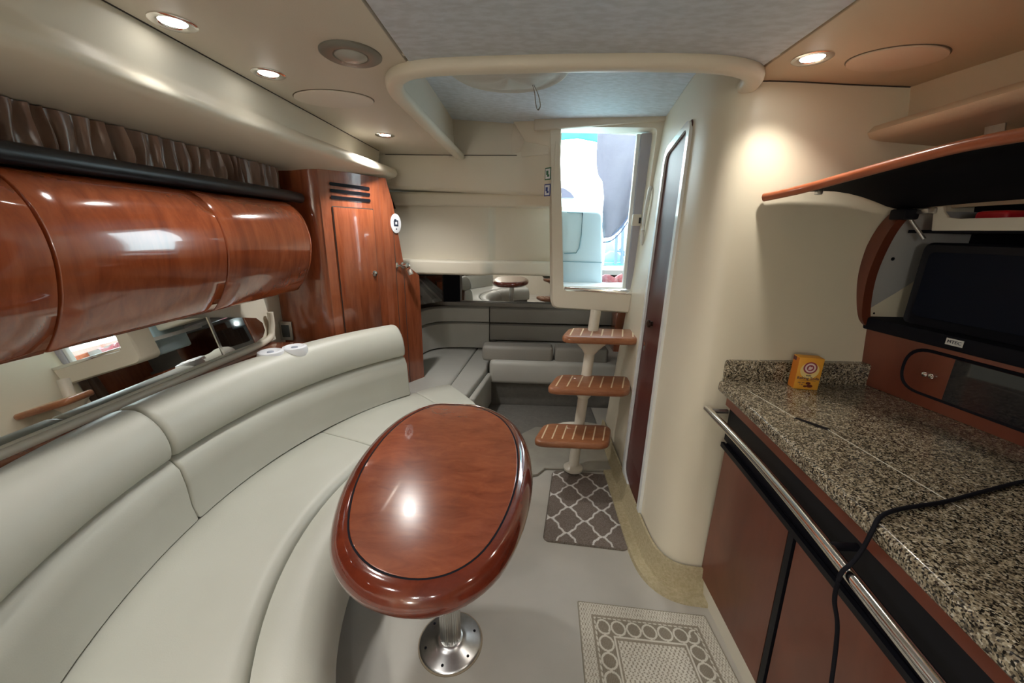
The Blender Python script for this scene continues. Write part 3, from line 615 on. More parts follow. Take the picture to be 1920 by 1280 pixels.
# side panel facing the passage
s0, s1 = Vector((-.915, 2.60, 0)), Vector((-.785, 2.80, 0)); sd = (s1-s0).normalized(); sn = Vector((sd.y, -sd.x, 0)); SW = (s1-s0).length
prism('side_panel', [s0+Vector((0, 0, 0)), s0+sd*SW+Vector((0, 0, 0)), s0+sd*SW+Vector((0, 0, 1.13)), s0+sd*(SW*.42)+Vector((0, 0, 1.24)), s0+sd*(SW*.18)+Vector((0, 0, 1.62)), s0+sd*.012+Vector((0, 0, 1.72)), s0+Vector((0, 0, 1.765))], -sn*.02, CHERRY, hl)
for u in (.035, .10):
    tube('groove', [s0+sd*u+sn*.0005+Vector((0, 0, .3)), s0+sd*u+sn*.0005+Vector((0, 0, 1.15 if u > .08 else 1.55))], .002, GAP, hl, 6)
tag(box('outlet', P(537, 620, y=2.172)+Vector((0, 0, 0)), (.075, .012, .115), mk('silver_plate', (.42, .40, .36), .35, metal=.6), None, .004), 'silver framed wall outlet at the foot of the tall locker', 'outlet')
oo = bpy.data.objects['outlet']; op = P(537, 620, y=2.172)
mesh_o = box('socket', op+Vector((0, -.007, 0)), (.045, .006, .075), mk('dark_socket', (.05, .055, .055), .4), None, .002); mesh_o.parent = oo
# oval badge
bd = empty('oval_badge', (0, 0, 0), 'oval white badge with a dark emblem on the locker side panel', 'badge')
bc = s0+sd*.055+sn*.002+Vector((0, 0, 1.49)); bd.location = bc
def ell(c, u, v, a, b, n=32): return [c+u*a*math.cos(2*PI*k/n)+v*b*math.sin(2*PI*k/n) for k in range(n)]
Z = Vector((0, 0, 1))
prism('plate', ell(bc, sd, Z, .042, .062), sn*.004, WHITE, bd, .001)
EMB = mk('emblem_ink', (.02, .025, .05), .5)
prism('emblem', [bc+sn*.004+sd*a+Z*b for a, b in [(-.018, -.018), (.018, -.018), (.018, .02), (.004, .02), (.004, .028), (-.012, .028), (-.018, .014)]], sn*.001, EMB, bd)
prism('emblem', [bc+sn*.0052+sd*a+Z*b for a, b in [(-.007, -.006), (.008, -.006), (.008, .012), (-.007, .008)]], sn*.001, WHITE, bd)
prism('emblem', ell(bc+sn*.004-Z*.036, sd, Z, .005, .005, 12), sn*.001, EMB, bd)
# hasp and padlock
hs = empty('hasp', P(742, 496, y=2.66), 'small chrome latch fitting on the locker side panel', 'latch')
hc = s0+sd*.09+sn*.004+Vector((0, 0, 1.215)); hs.location = hc
prism('plate', ell(hc-sd*.05, sd, Z, .012, .022, 16), sn*.004, CHROME, hs, .001)
lathe('barrel', hc, [(.022, 0), (.022, .006), (.013, .01), (.013, .035), (.017, .037), (.017, .05), (.008, .052)], CHROME, hs, 20, sn)
prism('catch', [hc-sd*.05+sn*.004+Z*.004, hc+sn*.02+Z*.004, hc+sn*.02-Z*.006, hc-sd*.05+sn*.004-Z*.006], sn*.004, CHROME, hs)
pk = empty('padlock', hc+Vector((.055, .0, -.06)), 'small steel padlock hanging from the locker latch', 'padlock')
pcn = hc+sn*.05+sd*.02-Z*.045
box('body', pcn, (.034, .016, .040), STEEL, pk, .004, 3, Matrix.Rotation(-.4, 3, 'Y'))
tube('shackle', [pcn+Vector((-.004+.010*math.cos(a), 0, .018+.030*math.sin(a)**.6 if math.sin(a) > 0 else .018)) for a in [PI*k/10 for k in range(11)]], .003, CHROME, pk, 8)
# ------------------------------------------------------------------ aft lounge
al = empty('aft_lounge', (0, 3.2, 0), 'grey leather L-shaped lounge in the dim aft berth', 'sofa')
box('base', (.42, 3.36, .11), (1.46, .60, .22), CARPD, al, .01)
prism('base', [(-1.0, 2.56, 0), (-.42, 2.56, 0), (-.30, 3.0, 0), (-.30, 3.66, 0), (-1.0, 3.66, 0)], (0, 0, .18), CARPD, al, .01)
box('seat_cushion', (.41, 3.315, .325), (1.40, .66, .20), LEATHG, al, .035, 4)
prism('chaise_cushion', [(-1.02, 2.50, .19), (-.57, 2.50, .19), (-.47, 3.66, .19), (-1.02, 3.66, .19)], (0, 0, .15), LEATHG, al, .02, 3)
prism('chaise_cushion', [(-.565, 2.50, .19), (-.40, 2.50, .19), (-.315, 3.05, .19), (-.31, 3.66, .19), (-.465, 3.66, .19)], (0, 0, .15), LEATHG, al, .02, 3)
prism('chaise_edge', [(-.395, 2.50, .04), (-.345, 2.50, .04), (-.27, 3.02, .04), (-.31, 3.04, .04)], (0, 0, .27), LEATHG, al, .02, 3)
# backrest: left run, curved corner, back run
bl = cr([(-1.03, 2.62, 0), (-1.0, 3.0, 0), (-.97, 3.35, 0), (-.88, 3.53, 0), (-.70, 3.60, 0), (-.35, 3.61, 0)], 5)
def wallpad(name, path, z0, z1, th, mat, par):
    rows = []
    for i, p in enumerate(path):
        t = (path[min(i+1, len(path)-1)]-path[max(i-1, 0)]).normalized(); n_ = Vector((t.y, -t.x, 0))
        rows.append([p+Z*z0, p+n_*th+Z*(z0+.012), p+n_*(th+.008)+Z*((z0+z1)/2), p+n_*th+Z*(z1-.012), p+n_*(th-.02)+Z*z1, p-n_*.02+Z*z1, p-n_*.02+Z*z0])
    return loft(name, rows, mat, par, ring=True, cap=True, smooth=50)
wallpad('back_panel', bl, .345, .60, .03, LEATHG, al); wallpad('back_panel', bl, .605, .755, .03, LEATHG, al)
br = [Vector((-.34+k*.3, 3.61-.0*k, 0)) for k in range(6)]
wallpad('back_panel', br, .43, .595, .03, LEATHD, al); wallpad('back_panel', br, .605, .755, .03, LEATHD, al)
tr_ = struct(box('trim_4', (.1, 3.67, .775), (2.3, .09, .035), LEATHD))
tag(box('back_bolster', (-.06, 3.10, .475), (.59, .15, .135), LEATHD, None, .03, 4), 'dark taupe bolster on the aft lounge, left of the two', 'cushion', 'bolsters on the aft lounge')
tag(box('back_bolster', (.47, 3.10, .475), (.44, .15, .135), LEATHD, None, .03, 4), 'dark taupe bolster on the aft lounge, right one behind the ladder', 'cushion', 'bolsters on the aft lounge')
amr = empty('aft_mirror', (-.3, 3.68, .9), 'smoked mirror strip along the wall above the aft lounge', 'mirror')
prism('pane', [(-.62, 3.685, .795), (.9, 3.685, .795), (.9, 3.685, 1.07), (-.45, 3.685, 1.10), (-.62, 3.685, 1.03)], (0, -.006, 0), MIRRD, amr)
prism('pane', [(-1.05, 3.25, .81), (-.80, 3.62, .80), (-.80, 3.62, 1.05), (-1.05, 3.25, 1.06)], (.004, -.004, 0), MIRRD, amr)
prism('divider', [(-.79, 3.64, .79), (-.64, 3.67, .79), (-.64, 3.67, 1.1), (-.79, 3.64, 1.1)], (0, -.01, 0), BLACKM, amr)
rc = prism('aft_carpet', [(x, y, 0) for x, y in [(-.27, 2.42), (-.1, 2.45), (.58, 2.62), (.58, 3.05), (-.3, 3.05)]], (0, 0, .012), CARPD, None, .003); tag(rc, 'dark grey carpet on the floor in front of the aft lounge', 'carpet')
curtain('berth_curtain', 1.02, 2.55, 3.0, .55, .98, SATIN, 'small brown pleated curtain in the aft berth behind the ladder', .02, 7, 5)
bk = prism('locker_box', [(.80, 3.35, .40), (1.05, 3.35, .40), (1.05, 3.35, .78), (.80, 3.35, .78)], (0, .2, 0), CHERRY, None, .005); tag(bk, 'dark cherry cupboard at the right end of the aft lounge', 'cupboard')
# ------------------------------------------------------------------ pedestal table
tb = empty('pedestal_table', (-.242, 1.044, 0), 'glossy cherry oval table on a ribbed metal pedestal', 'table')
TO = [(-.30, 1.575), (-.41, 1.56), (-.50, 1.45), (-.548, 1.28), (-.555, 1.08), (-.525, .90), (-.46, .74), (-.36, .645), (-.24, .61), (-.13, .635), (-.045, .72), (.01, .87), (.035, 1.06), (.02, 1.26), (-.035, 1.42), (-.12, 1.52), (-.21, 1.57)]
to = [(p.x, p.y) for p in cr([(a, b, 0) for a, b in TO], 5, closed=True)]
tcx = sum(p[0] for p in to)/len(to); tcy = sum(p[1] for p in to)/len(to)
def tl(d, z):
    out = []
    for i, (x, y) in enumerate(to):
        a = to[i-1]; b = to[(i+1) % len(to)]; t = Vector((b[0]-a[0], b[1]-a[1])).normalized(); n_ = Vector((-t.y, t.x))
        if n_.dot(Vector((tcx-x, tcy-y))) < 0: n_ = -n_
        out.append((x+n_.x*d, y+n_.y*d, z))
    return out
loft('rim', [tl(.10, .632), tl(.035, .634), tl(.012, .644), tl(.0, .662), tl(-.002, .678), tl(.004, .695), tl(.016, .709), tl(.032, .7155), tl(.0445, .716), tl(.0455, .7135), tl(.0475, .7135)], RIM, tb, ring=True, cap=False, smooth=60)
loft('inlay_line', [tl(.040, .7148), tl(.0452, .7164), tl(.0488, .7164), tl(.052, .7148)], BLACKM, tb, ring=True, smooth=60)
loft('tabletop', [tl(.10, .632), tl(.048, .70), tl(.0485, .716), tl(.051, .7167)], BURL, tb, ring=True, cap=True, smooth=5)
PC = Vector((-.242, 1.044, 0))
nr = 28
ribp = [((.0375 if k % 2 else .0350)*math.cos(2*PI*k/(2*nr)), (.0375 if k % 2 else .0350)*math.sin(2*PI*k/(2*nr))) for k in range(2*nr)]
loft('pole', [[PC+Vector((a, b, z)) for a, b in ribp] for z in (.02, .63)], ALU, tb, ring=True, cap=True, smooth=20)
bs_ = lathe('base_plate', PC, [(.112, 0), (.112, .006), (.106, .011), (.06, .017), (.048, .026), (.042, .03), (.0385, .03)], STEEL, tb, 48)
lathe('gasket', PC, [(.117, 0), (.117, .003), (.112, .004)], mk('sealant', (.28, .23, .16), .8), tb, 48)
for k in range(6):
    a = 2*PI*k/6+.4; lathe('screw', PC+Vector((.09*math.cos(a), .09*math.sin(a), .0125)), [(.005, 0), (.005, .0015), (.002, .0012)], BLACKM, bs_, 10)
# ------------------------------------------------------------------ rugs (printed pile: colour per vertex plus real pile height)
def rug(name, c00, c10, c01, c11, nx, ny, fn_, mat, label, cat, th=.008, rc=.03):
    c00, c10, c01, c11 = [Vector((*c, 0)) for c in (c00, c10, c01, c11)]
    Wd = ((c10-c00).length+(c11-c01).length)/2; Hd = ((c01-c00).length+(c11-c10).length)/2
    vs = []; cols = []
    for j in range(ny+1):
        for i in range(nx+1):
            u, v = i/nx, j/ny
            # pull the corners round
            x, y = u*Wd, v*Hd; dx = min(x, Wd-x); dy = min(y, Hd-y)
            if dx < rc and dy < rc:
                ax, ay = rc-dx, rc-dy; m_ = max(ax, ay); l = math.hypot(ax, ay)
                if l > 0: s_ = m_/l; ax *= s_; ay *= s_
                x = (rc-ax) if x < Wd/2 else Wd-(rc-ax); y = (rc-ay) if y < Hd/2 else Hd-(rc-ay)
            col, h = fn_(x, y, Wd, Hd); u2, v2 = x/Wd, y/Hd
            p = (c00*(1-u2)+c10*u2)*(1-v2)+(c01*(1-u2)+c11*u2)*v2
            edge = (i in (0, nx) or j in (0, ny))
            vs.append((p.x, p.y, .0005 if edge else th*.8+h)); cols.append((*col, 1))
    fs = [(j*(nx+1)+i, j*(nx+1)+i+1, (j+1)*(nx+1)+i+1, (j+1)*(nx+1)+i) for j in range(ny) for i in range(nx)]
    me = bpy.data.meshes.new(name); me.from_pydata(vs, [], fs); ca = me.color_attributes.new('print', 'FLOAT_COLOR', 'POINT')
    ca.data.foreach_set('color', np.array(cols, dtype=np.float32).ravel()); me.shade_smooth(); me.materials.append(mat)
    o = bpy.data.objects.new(name, me); link(o); tag(o, label, cat); return o
def vcmat(name, bump):
    m = mk(name, (.5, .5, .5), .95, bump=bump); nt = m.node_tree; a = nt.nodes.new('ShaderNodeVertexColor'); a.layer_name = 'print'
    nt.links.new(a.outputs[0], nt.nodes['Principled BSDF'].inputs['Base Color']); return m
rr_ = random.Random(11)
def trellis(x, y, w, h):
    s = .178; a, b = x/s+.35, y/(s*1.08)+.15
    u, v = a+b, a-b
    wob = .055
    def tri(t): return math.sin(2*PI*t)+.35*math.sin(6*PI*t)
    d1 = abs(((u+wob*tri(v)) % 1)-.5); d2 = abs(((v+wob*tri(u)) % 1)-.5)
    d = min(d1, d2); j = rr_.uniform(-.05, .05)
    if min(x, w-x, y, h-y) < .007: return (.13+j, .11+j, .09+j), .002
    if d < .042: return (.62+j*2, .60+j*2, .57+j*2), .0022
    return (.165+j, .135+j, .115+j), rr_.uniform(-.0005, .0005)
rug('trellis_rug', (.112, 1.54), (.522, 1.50), (.195, 2.12), (.62, 2.09), 150, 210, trellis, vcmat('trellis_pile', (300, .4, .002)), 'small taupe rug with a white trellis pattern below the ladder', 'rug', .008, .035)
def border(x, y, w, h):
    e = min(x, w-x, h-y); j = rr_.uniform(-.025, .025); pale = (.58+j, .55+j, .47+j); tan_ = (.27+j, .235+j, .18+j)
    def knit(): return .0012*math.sin(x*2*PI/.012)*math.cos(y*2*PI/.014+ (PI/2)*math.sin(x*2*PI/.024))
    if e < .005: return (.30, .27, .21), 0
    if e < .052:
        k = math.sin(x*2*PI/.011+math.pi*math.floor(y/.010))*math.sin(y*2*PI/.010)
        return (pale if k > -.35 else tan_), knit()
    if e < .060: return tan_, 0
    if e < .066: return (pale if math.sin((x+y)*2*PI/.02) > -.5 else tan_), .001
    if .066 <= e < .128:
        f = .060; band = .097
        # ring chain: distance to nearest ring centre on the band centre line
        if h-y == e or abs((h-y)-e) < 1e-9: c = ((math.floor((x-.003)/f)+.5)*f+.003, h-band)
        elif x <= e+1e-9: c = (band, h-band-round((h-band-y)/f)*f)
        else: c = (w-band, h-band-round((h-band-y)/f)*f)
        d = math.hypot(x-c[0], y-c[1])
        if abs(d-.026) < .0035: return pale, .0012
        rib = math.sin((x)*2*PI/.006)
        return ((tan_[0]*.85+.03*rib, tan_[1]*.85+.03*rib, tan_[2]*.85+.03*rib)), 0
    if e < .134: return pale, .001
    if e < .142: return tan_, 0
    k = math.sin(x*2*PI/.016+math.pi*math.floor(y/.0115))*math.sin(y*2*PI/.0115)
    return (pale if k > -.3 else tan_), knit()
rug('door_mat', (.215, .55), (.775, .55), (.243, 1.232), (.742, 1.195), 250, 300, border, vcmat('woven_mat', (260, .4, .002)), 'beige and cream woven mat with a ring border beside the galley', 'rug', .006, .006)
# ------------------------------------------------------------------ galley
CF = [(.742, 1.40), (.738, 1.30), (.725, 1.1), (.705, .85), (.685, .6), (.665, .4), (.64, .1), (.62, -.3)]  # counter front edge (curved)
gc = empty('galley_cabinet', (.8, .6, 0), 'dark cherry galley base cabinet with black trimmed doors on the right', 'cabinet')
def along(y, off=0):
    for (x0, y0), (x1, y1) in zip(CF, CF[1:]):
        if y0 >= y >= y1: t = (y0-y)/(y0-y1); return x0+(x1-x0)*t+off
    return (CF[0][0] if y > CF[0][1] else CF[-1][0])+off
def face(y, z):
    """cabinet front leans in towards the floor"""
    base = .765 + .008*(1.3-y) if True else 0
    top = along(y)+.03; return base+(top-base)*min(1, max(0, (z-.05)/.75))
def fstrip(name, y0, y1, z0, z1, mat, par, out=0, th=.02, n=8):
    rows = [[(face(y0+(y1-y0)*k/n, z)-out, y0+(y1-y0)*k/n, z) for z in (z0, z1)] for k in range(n+1)]
    return sheet(name, rows, mat, par, 1, (th, 0, 0), 40)
prism('carcass', [(.80, 1.36, .0), (.80, -.3, .0), (1.6, -.3, .0), (1.6, 1.36, .0)], (0, 0, .86), CABW, gc)
fstrip('kick_board', -.3, 1.31, .0, .075, IVORY, gc, -.004, .03)
fstrip('stile', -.3, 1.335, .078, .69, BLACKM, gc, -.010, .01)
def gdoor(y0, y1):
    d = fstrip('door', y0+.006, y1-.006, .085, .672, CABW, gc, .004, .014)
    return d
gdoor(.90, 1.318); gdoor(.34, .875); gdoor(-.25, .32)
for ya in (.8875, .33):
    fstrip('door_trim', ya-.011, ya+.011, .08, .69, BLACK, gc, .008, .012, 2)
fstrip('door_trim', -.3, 1.34, .674, .692, BLACK, gc, .008, .012, 10)
fstrip('recess_band', -.3, 1.36, .692, .832, BLACK, gc, -.012, .02, 10)
fstrip('upper_rail', -.3, 1.37, .832, .876, CABW, gc, .002, .03, 10)
# handrail
gr = empty('galley_handrail', (.7, .8, .8), 'long chrome handrail along the galley front', 'handrail')
rl = cr([(.700, 1.365, .815), (.698, 1.2, .815), (.69, 1.0, .813), (.675, .8, .81), (.655, .6, .805), (.63, .35, .80), (.60, 0, .795)], 4)
tube('rail', rl, .0135, CHROME, gr, 16)
lathe('end_cap', rl[0], [(.0135, 0), (.013, .006), (.008, .010), (.002, .011)], CHROME, gr, 14, Vector((0, 1, 0)))
for yb in (1.352, .70, .2):
    xr = min(rl, key=lambda p: abs(p.y-yb)).x; tube('bracket', [(xr, yb, .813), (xr+.045, yb, .813), (along(yb)+.03, yb, .813)], .009, STEEL if yb > 1 else BLACK, gr, 12)
# worktop
ct = empty('granite_worktop', (1.0, 1.0, .9), 'speckled brown granite worktop with backsplash', 'worktop')
fx = cr([(a, b, 0) for a, b in CF], 4)
bx_ = [(1.66, -.3), (1.62, 1.41), (1.3, 1.41), (1.0, 1.41)]
top = [(p.x, p.y) for p in fx] + bx_ + [(.85, 1.41), (.765, 1.41)]
prism('slab', [(a, b, .878) for a, b in top], (0, 0, .042), GRAN, ct, .012, 4)
bpth = cr([(.757, 1.392, 0), (.775, 1.393, 0), (.90, 1.393, 0), (1.05, 1.395, 0), (1.42, 1.396, 0)], 4)
rows = []
for i, p in enumerate(bpth):
    h = 1.0 if i > 3 else 1.0-.04*(1-i/4)**2
    rows.append([p+Z*.915, p+Z*(h-.006), p+Vector((0, .005, h)), p+Vector((.004, .035, h)), p+Vector((.004, .03, .915))])
loft('backsplash', rows, GRAN, ct, ring=True, cap=True, smooth=50)
prism('slot', [(.823, 1.092, .9203), (.836, 1.098, .9203), (.884, 1.030, .9203), (.868, 1.022, .9203)], (0, 0, .0006), BLACK, ct)
tube('lid_joint', [(.80, 1.30, .9198), (.83, 1.09, .9198)], .0012, mk('pale_joint', (.6, .58, .5), .3), ct, 6)  # thin pale joint lines in the worktop
tube('lid_joint', [(.875, 1.03, .9198), (.905, .70, .9198)], .0012, MATS['pale_joint'], ct, 6)
# ------------------------------------------------------------------ baking soda box
c00 = P(1487, 728, z=.92); bdir = (P(1533, 735, z=.92)-c00); bdir.z = 0
ux = Vector((.075, -.012, 0)).normalized(); uy = Vector((.012, .075, 0)).normalized()
sb = empty('baking_soda_box', c00, 'small orange baking soda carton standing on the worktop', 'box')
YEL = mk('orange_carton', (.72, .30, .02), .5, noise=(14, .3, (.78, .40, .05))); ORG = mk('side_orange', (.60, .18, .015), .5)
w_, d_, h_ = .078, .042, .118
lean = Vector((.0, .0, 1))
o0 = c00+Vector((0, 0, .0005))
prism('carton', [o0, o0+ux*w_, o0+ux*w_+uy*d_, o0+uy*d_], lean*h_, YEL, sb, .0008)
prism('side_face', [o0-ux*.0003+uy*.001+Z*.001, o0-ux*.0003+uy*(d_-.001)+Z*.001, o0-ux*.0003+uy*(d_-.001)+Z*(h_-.002), o0-ux*.0003+uy*.001+Z*(h_-.002)], -ux*.0004, ORG, sb)
prism('price_flag', [o0-ux*.001+uy*(d_*.45)+Z*(h_*.86), o0-ux*.001+uy*(d_-.002)+Z*(h_*.86), o0-ux*.001+uy*(d_-.002)+Z*(h_-.003), o0-ux*.001+uy*(d_*.45)+Z*(h_-.003)], -ux*.0004, mk('maroon_ink', (.10, .01, .015), .5), sb)
fc = o0+ux*(w_*.5)-uy*.0005
RED = mk('badge_red', (.28, .04, .06), .5); INKB = mk('navy_ink', (.02, .025, .08), .5); PINK = mk('badge_cream', (.75, .62, .6), .5); CRM = mk('pale_burst', (.80, .62, .25), .5)
prism('burst', ell(fc+Z*.072, ux, Z, .030, .030, 24), -uy*.0003, CRM, sb)
prism('badge', ell(fc+Z*.082-uy*.0003, ux, Z, .022, .022, 28), -uy*.0004, RED, sb)
prism('badge', ell(fc+Z*.082-uy*.0007, ux, Z, .017, .017, 28), -uy*.0004, PINK, sb)
prism('badge', ell(fc+Z*.082-uy*.0011, ux, Z, .0115, .0115, 24), -uy*.0004, RED, sb)
prism('badge', [fc+Z*.082-uy*.0015+ux*a+Z*b for a, b in [(-.007, -.006), (.001, -.007), (.007, -.001), (.005, .006), (.001, .003), (-.003, .007), (-.006, .002)]], -uy*.0004, PINK, sb)
text('lettering', 'PURE', .007, fc+Z*.0525-uy*.0008, ux, Z, INKB, sb)
text('lettering', 'Baking Soda', .0145, fc+Z*.043-uy*.0008, ux, Z, INKB, sb)
prism('rule', [fc+Z*.034-uy*.0004+ux*a+Z*b for a, b in [(-.026, 0), (.026, 0), (.026, .0008), (-.026, .0008)]], -uy*.0004, INKB, sb)
text('lettering', 'NET WT', .006, fc+Z*.025-ux*.018-uy*.0008, ux, Z, INKB, sb)
text('lettering', '1 LB', .006, fc+Z*.018-ux*.018-uy*.0008, ux, Z, INKB, sb)
MAR = mk('cake_maroon', (.13, .02, .012), .5)
for a, b, s_ in ((.004, .024, .008), (.010, .014, .010), (-.004, .012, .006)):
    prism('picture', ell(fc+ux*a+Z*b-uy*.0004, ux, Z, s_, s_*.6, 12), -uy*.0005, MAR, sb)
# ------------------------------------------------------------------ power cord
cp = [(1.32, .84, .926), (1.15, .80, .926), (1.0, .752, .926), (.88, .712, .926), (.79, .69, .926), (.735, .672, .927), (.70, .655, .924), (.685, .645, .905), (.672, .640, .86), (.655, .635, .832), (.640, .632, .815), (.636, .630, .79), (.643, .632, .74), (.668, .632, .66), (.68, .618, .5), (.684, .60, .3), (.683, .62, .1), (.668, .60, .01), (.60, .50, .008)]
cd = tube('power_cord', cr(cp, 6), .0042, BLACKM, None, 8); tag(cd, 'black power cord lying across the worktop and down over the handrail', 'cord')
# ------------------------------------------------------------------ entertainment cabinet
G0, G1 = Vector((1.276, 1.46, 0)), Vector((1.34, .96, 0)); gd = (G1-G0).normalized(); gn = Vector((gd.y, -gd.x, 0))
if gn.x > 0: gn = -gn
GW = 1.50
def gp(u, z, o=0): return G0+gd*u+gn*o+Z*z
def on_face(px, py, o=0):
    d = ROT @ Vector(((px-PX)/F, -(py-PY)/F, -1.0)); c = Vector((0, 0, EYE)); p0 = G0+gn*o
    t = (p0-c).dot(gn)/d.dot(gn); q = c+t*d; return (q-G0).dot(gd), q.z
tvc = empty('entertainment_cabinet', gp(.5, .92), 'dark cherry cabinet with a black shelf and television niche above the worktop', 'cabinet')
def gpoly(name, pts, o, th, mat, par, bev=0, seg=2): return prism(name, [gp(u, z, o) for u, z in pts], gn*th, mat, par, bev, seg)
zt = 1.125
gpoly('fascia', [(-.02, .921), (GW, .921), (GW, zt), (-.02, zt)], -.02, .02, CABW, tvc)
def rr2(u0, u1_, z0, z1__, r, n=8): return rquad([(u0, z0), (u1_, z0), (u1_, z1__), (u0, z1__)], r, n)
OZ0, OZ1 = .962, 1.105
loft('recess_rim', [[gp(u, z, .001) for u, z in rr2(.163, .95, OZ0-.005, OZ1+.005, .071)], [gp(u, z, .005) for u, z in rr2(.165, .948, OZ0-.003, OZ1+.003, .07)], [gp(u, z, .001) for u, z in rr2(.174, .94, OZ0+.005, OZ1-.005, .066)]], BLACKM, tvc, ring=True)
gpoly('sliding_door', rr2(.174, .36, OZ0+.005, OZ1-.005, .064), .0005, .003, CABW, tvc)
gpoly('dark_pane', [(.302, OZ0+.005), (.94, OZ0+.005), (.94, OZ1-.005), (.302, OZ1-.005)], .003, .003, GLASSD, tvc)
for u in (.247, .266): lathe('knob', gp(u, 1.032, .003), [(.004, 0), (.004, .010), (.008, .012), (.008, .018), (.003, .020)], CHROME, tvc, 14, gn)
gpoly('black_shelf', [(-.015, zt), (GW, zt), (GW, zt+.045), (-.015, zt+.045)], -.30, .315, BLACKM, tvc, .006)
# back of the niche, side panel with screws, curved cherry edge
gpoly('niche_back', [(-.02, zt+.045), (GW, zt+.045), (GW, 1.75), (-.02, 1.75)], -.34, .02, BLACKM, tvc)
bow = [(.0, zt+.0, -.005), (.0, 1.16, .035), (.0, 1.24, .055), (.0, 1.33, .06), (.0, 1.42, .045), (.0, 1.49, .02), (.0, 1.545, -.02)]
bc_ = cr([(o, 0, z) for _, z, o in bow], 4)
rows = []
for p in bc_:
    rows.append([gp(-.03, p.z, p.x), gp(-.03, p.z, p.x-.035), gp(.018, p.z, p.x-.035), gp(.018, p.z, p.x)])
loft('curved_edge', rows, CABW, tvc, ring=True, cap=True, smooth=40)
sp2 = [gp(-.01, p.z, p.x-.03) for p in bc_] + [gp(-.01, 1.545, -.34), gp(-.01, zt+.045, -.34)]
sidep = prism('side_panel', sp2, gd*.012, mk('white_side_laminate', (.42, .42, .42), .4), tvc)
for px, py in ((1694, 460), (1664, 587)):
    for o_ in (-.09,):
        z_ = 1.36 if py < 500 else 1.16
        lathe('screw', gp(.0025, z_+.02, -.035 if py < 500 else -.02), [(.006, 0), (.006, .003), (.002, .004)], BLACKM, sidep, 12, gd)
# cream upper shelf with cut-out
gpoly('upper_shelf_fiddle', [(.100, 1.477), (GW, 1.477), (GW, 1.513), (.165, 1.513), (.135, 1.518), (.118, 1.535), (.112, 1.552), (.086, 1.552)], -.045, .012, IVORY, tvc, .002)
gpoly('upper_shelf', [(.02, 1.470), (GW, 1.470), (GW, 1.48), (.02, 1.48)], -.33, .285, BLACKM, tvc)
rdo = prism('red_pouch', [gp(.12, 1.481, -.14), gp(.21, 1.481, -.13), gp(.22, 1.481, -.20), gp(.13, 1.481, -.21)], (0, 0, .058), mk('red_vinyl', (.42, .01, .02), .35), None, .012, 3)
tag(rdo, 'small red pouch lying on the upper shelf above the television', 'pouch')
# flip-up locker lid
lid = empty('flip_up_lid', (1.1, 1.0, 1.58), 'raised cherry edged locker lid with a black underside over the television', 'lid')
fe = cr([(.815, 1.452, 1.573), (.87, 1.35, 1.590), (.925, 1.235, 1.615), (.955, 1.10, 1.635), (.965, .98, 1.645), (.965, .85, 1.643), (.95, .6, 1.63), (.93, .2, 1.61)], 4)
he = cr([(1.30, 1.475, 1.552), (1.305, 1.35, 1.556), (1.315, 1.235, 1.56), (1.325, 1.10, 1.562), (1.34, .98, 1.565), (1.35, .85, 1.565), (1.38, .6, 1.565), (1.42, .2, 1.565)], 4)
def lidrow(t, dz):
    out = []
    for a, b in zip(fe, he):
        p = a.lerp(b, t); p = p+Z*(.045*math.sin(PI*min(1, t*1.05))*(1) + dz); out.append(p)
    return out
ts = [k/10 for k in range(11)]
sheet('underside', [lidrow(t, -.001) for t in ts], BLACKM, lid, .003, (0, 0, -1), 60)
sheet('veneer', [lidrow(t, 0) for t in ts], EDGEC, lid, .020, (0, 0, 1), 60)
tube('edge_band', [p+Z*.007 for p in fe], .014, EDGEC, lid, 8)
ff = [f+Vector((0, 0, -.012)) for f in fe]
box('catch', (.98, 1.43, 1.600), (.018, .02, .022), STEEL, lid, .003)
box('hinge', gp(.03, 1.53, -.0), (.05, .06, .035), BLACK, lid, .006)
box('hinge', gp(.075, 1.54, -.02), (.03, .05, .02), STEEL, lid, .004)
tube('strut', [gp(.035, 1.53, -.005), gp(.085, 1.45, -.035)], .006, STEEL, lid, 10)
# television
tv = empty('television', gp(.4, 1.12, -.1), 'black television standing in the cabinet niche', 'television')
def tvq(o, g): return [gp(u, z, o) for u, z in rr2(.085-g, .62+g, 1.1715, 1.44+g, .03+g)]
loft('housing', [tvq(-.30, -.05), tvq(-.12, 0), tvq(-.045, 0), tvq(-.035, -.008), tvq(-.037, -.03)], BLACK, tv, ring=True, cap=True, smooth=40)
gpoly('screen', rr2(.115, .59, 1.20, 1.41, .02), -.0368, .003, mk('navy_screen', (.001, .003, .010), .4, spec=.15), tv, 0)
tvl = gpoly('paper_label', [(.27, zt+.016), (.314, zt+.016), (.314, zt+.036), (.27, zt+.036)], .0155, .001, mk('label_paper', (.55, .54, .50), .6), None)
tag(tvl, 'small white printed label on the black shelf edge under the television', 'label')
tlab = text('label_print', 'MTEC', .014, gp(.292, zt+.026, .0172), gd, Z, EMB, tvl)
# steel bracket and curtain behind lid on the right
sbk = prism('steel_bracket', [P(1848, 225, x=1.33), P(1886, 222, x=1.33), P(1880, 280, x=1.33), P(1842, 280, x=1.33)], (.004, 0, 0), STEEL, None); tag(sbk, 'polished steel strip above the raised lid on the right', 'bracket')
rp_ = struct(box('trim_5', (1.52, .55, 1.66), (.02, 2.0, .2), HEADR))
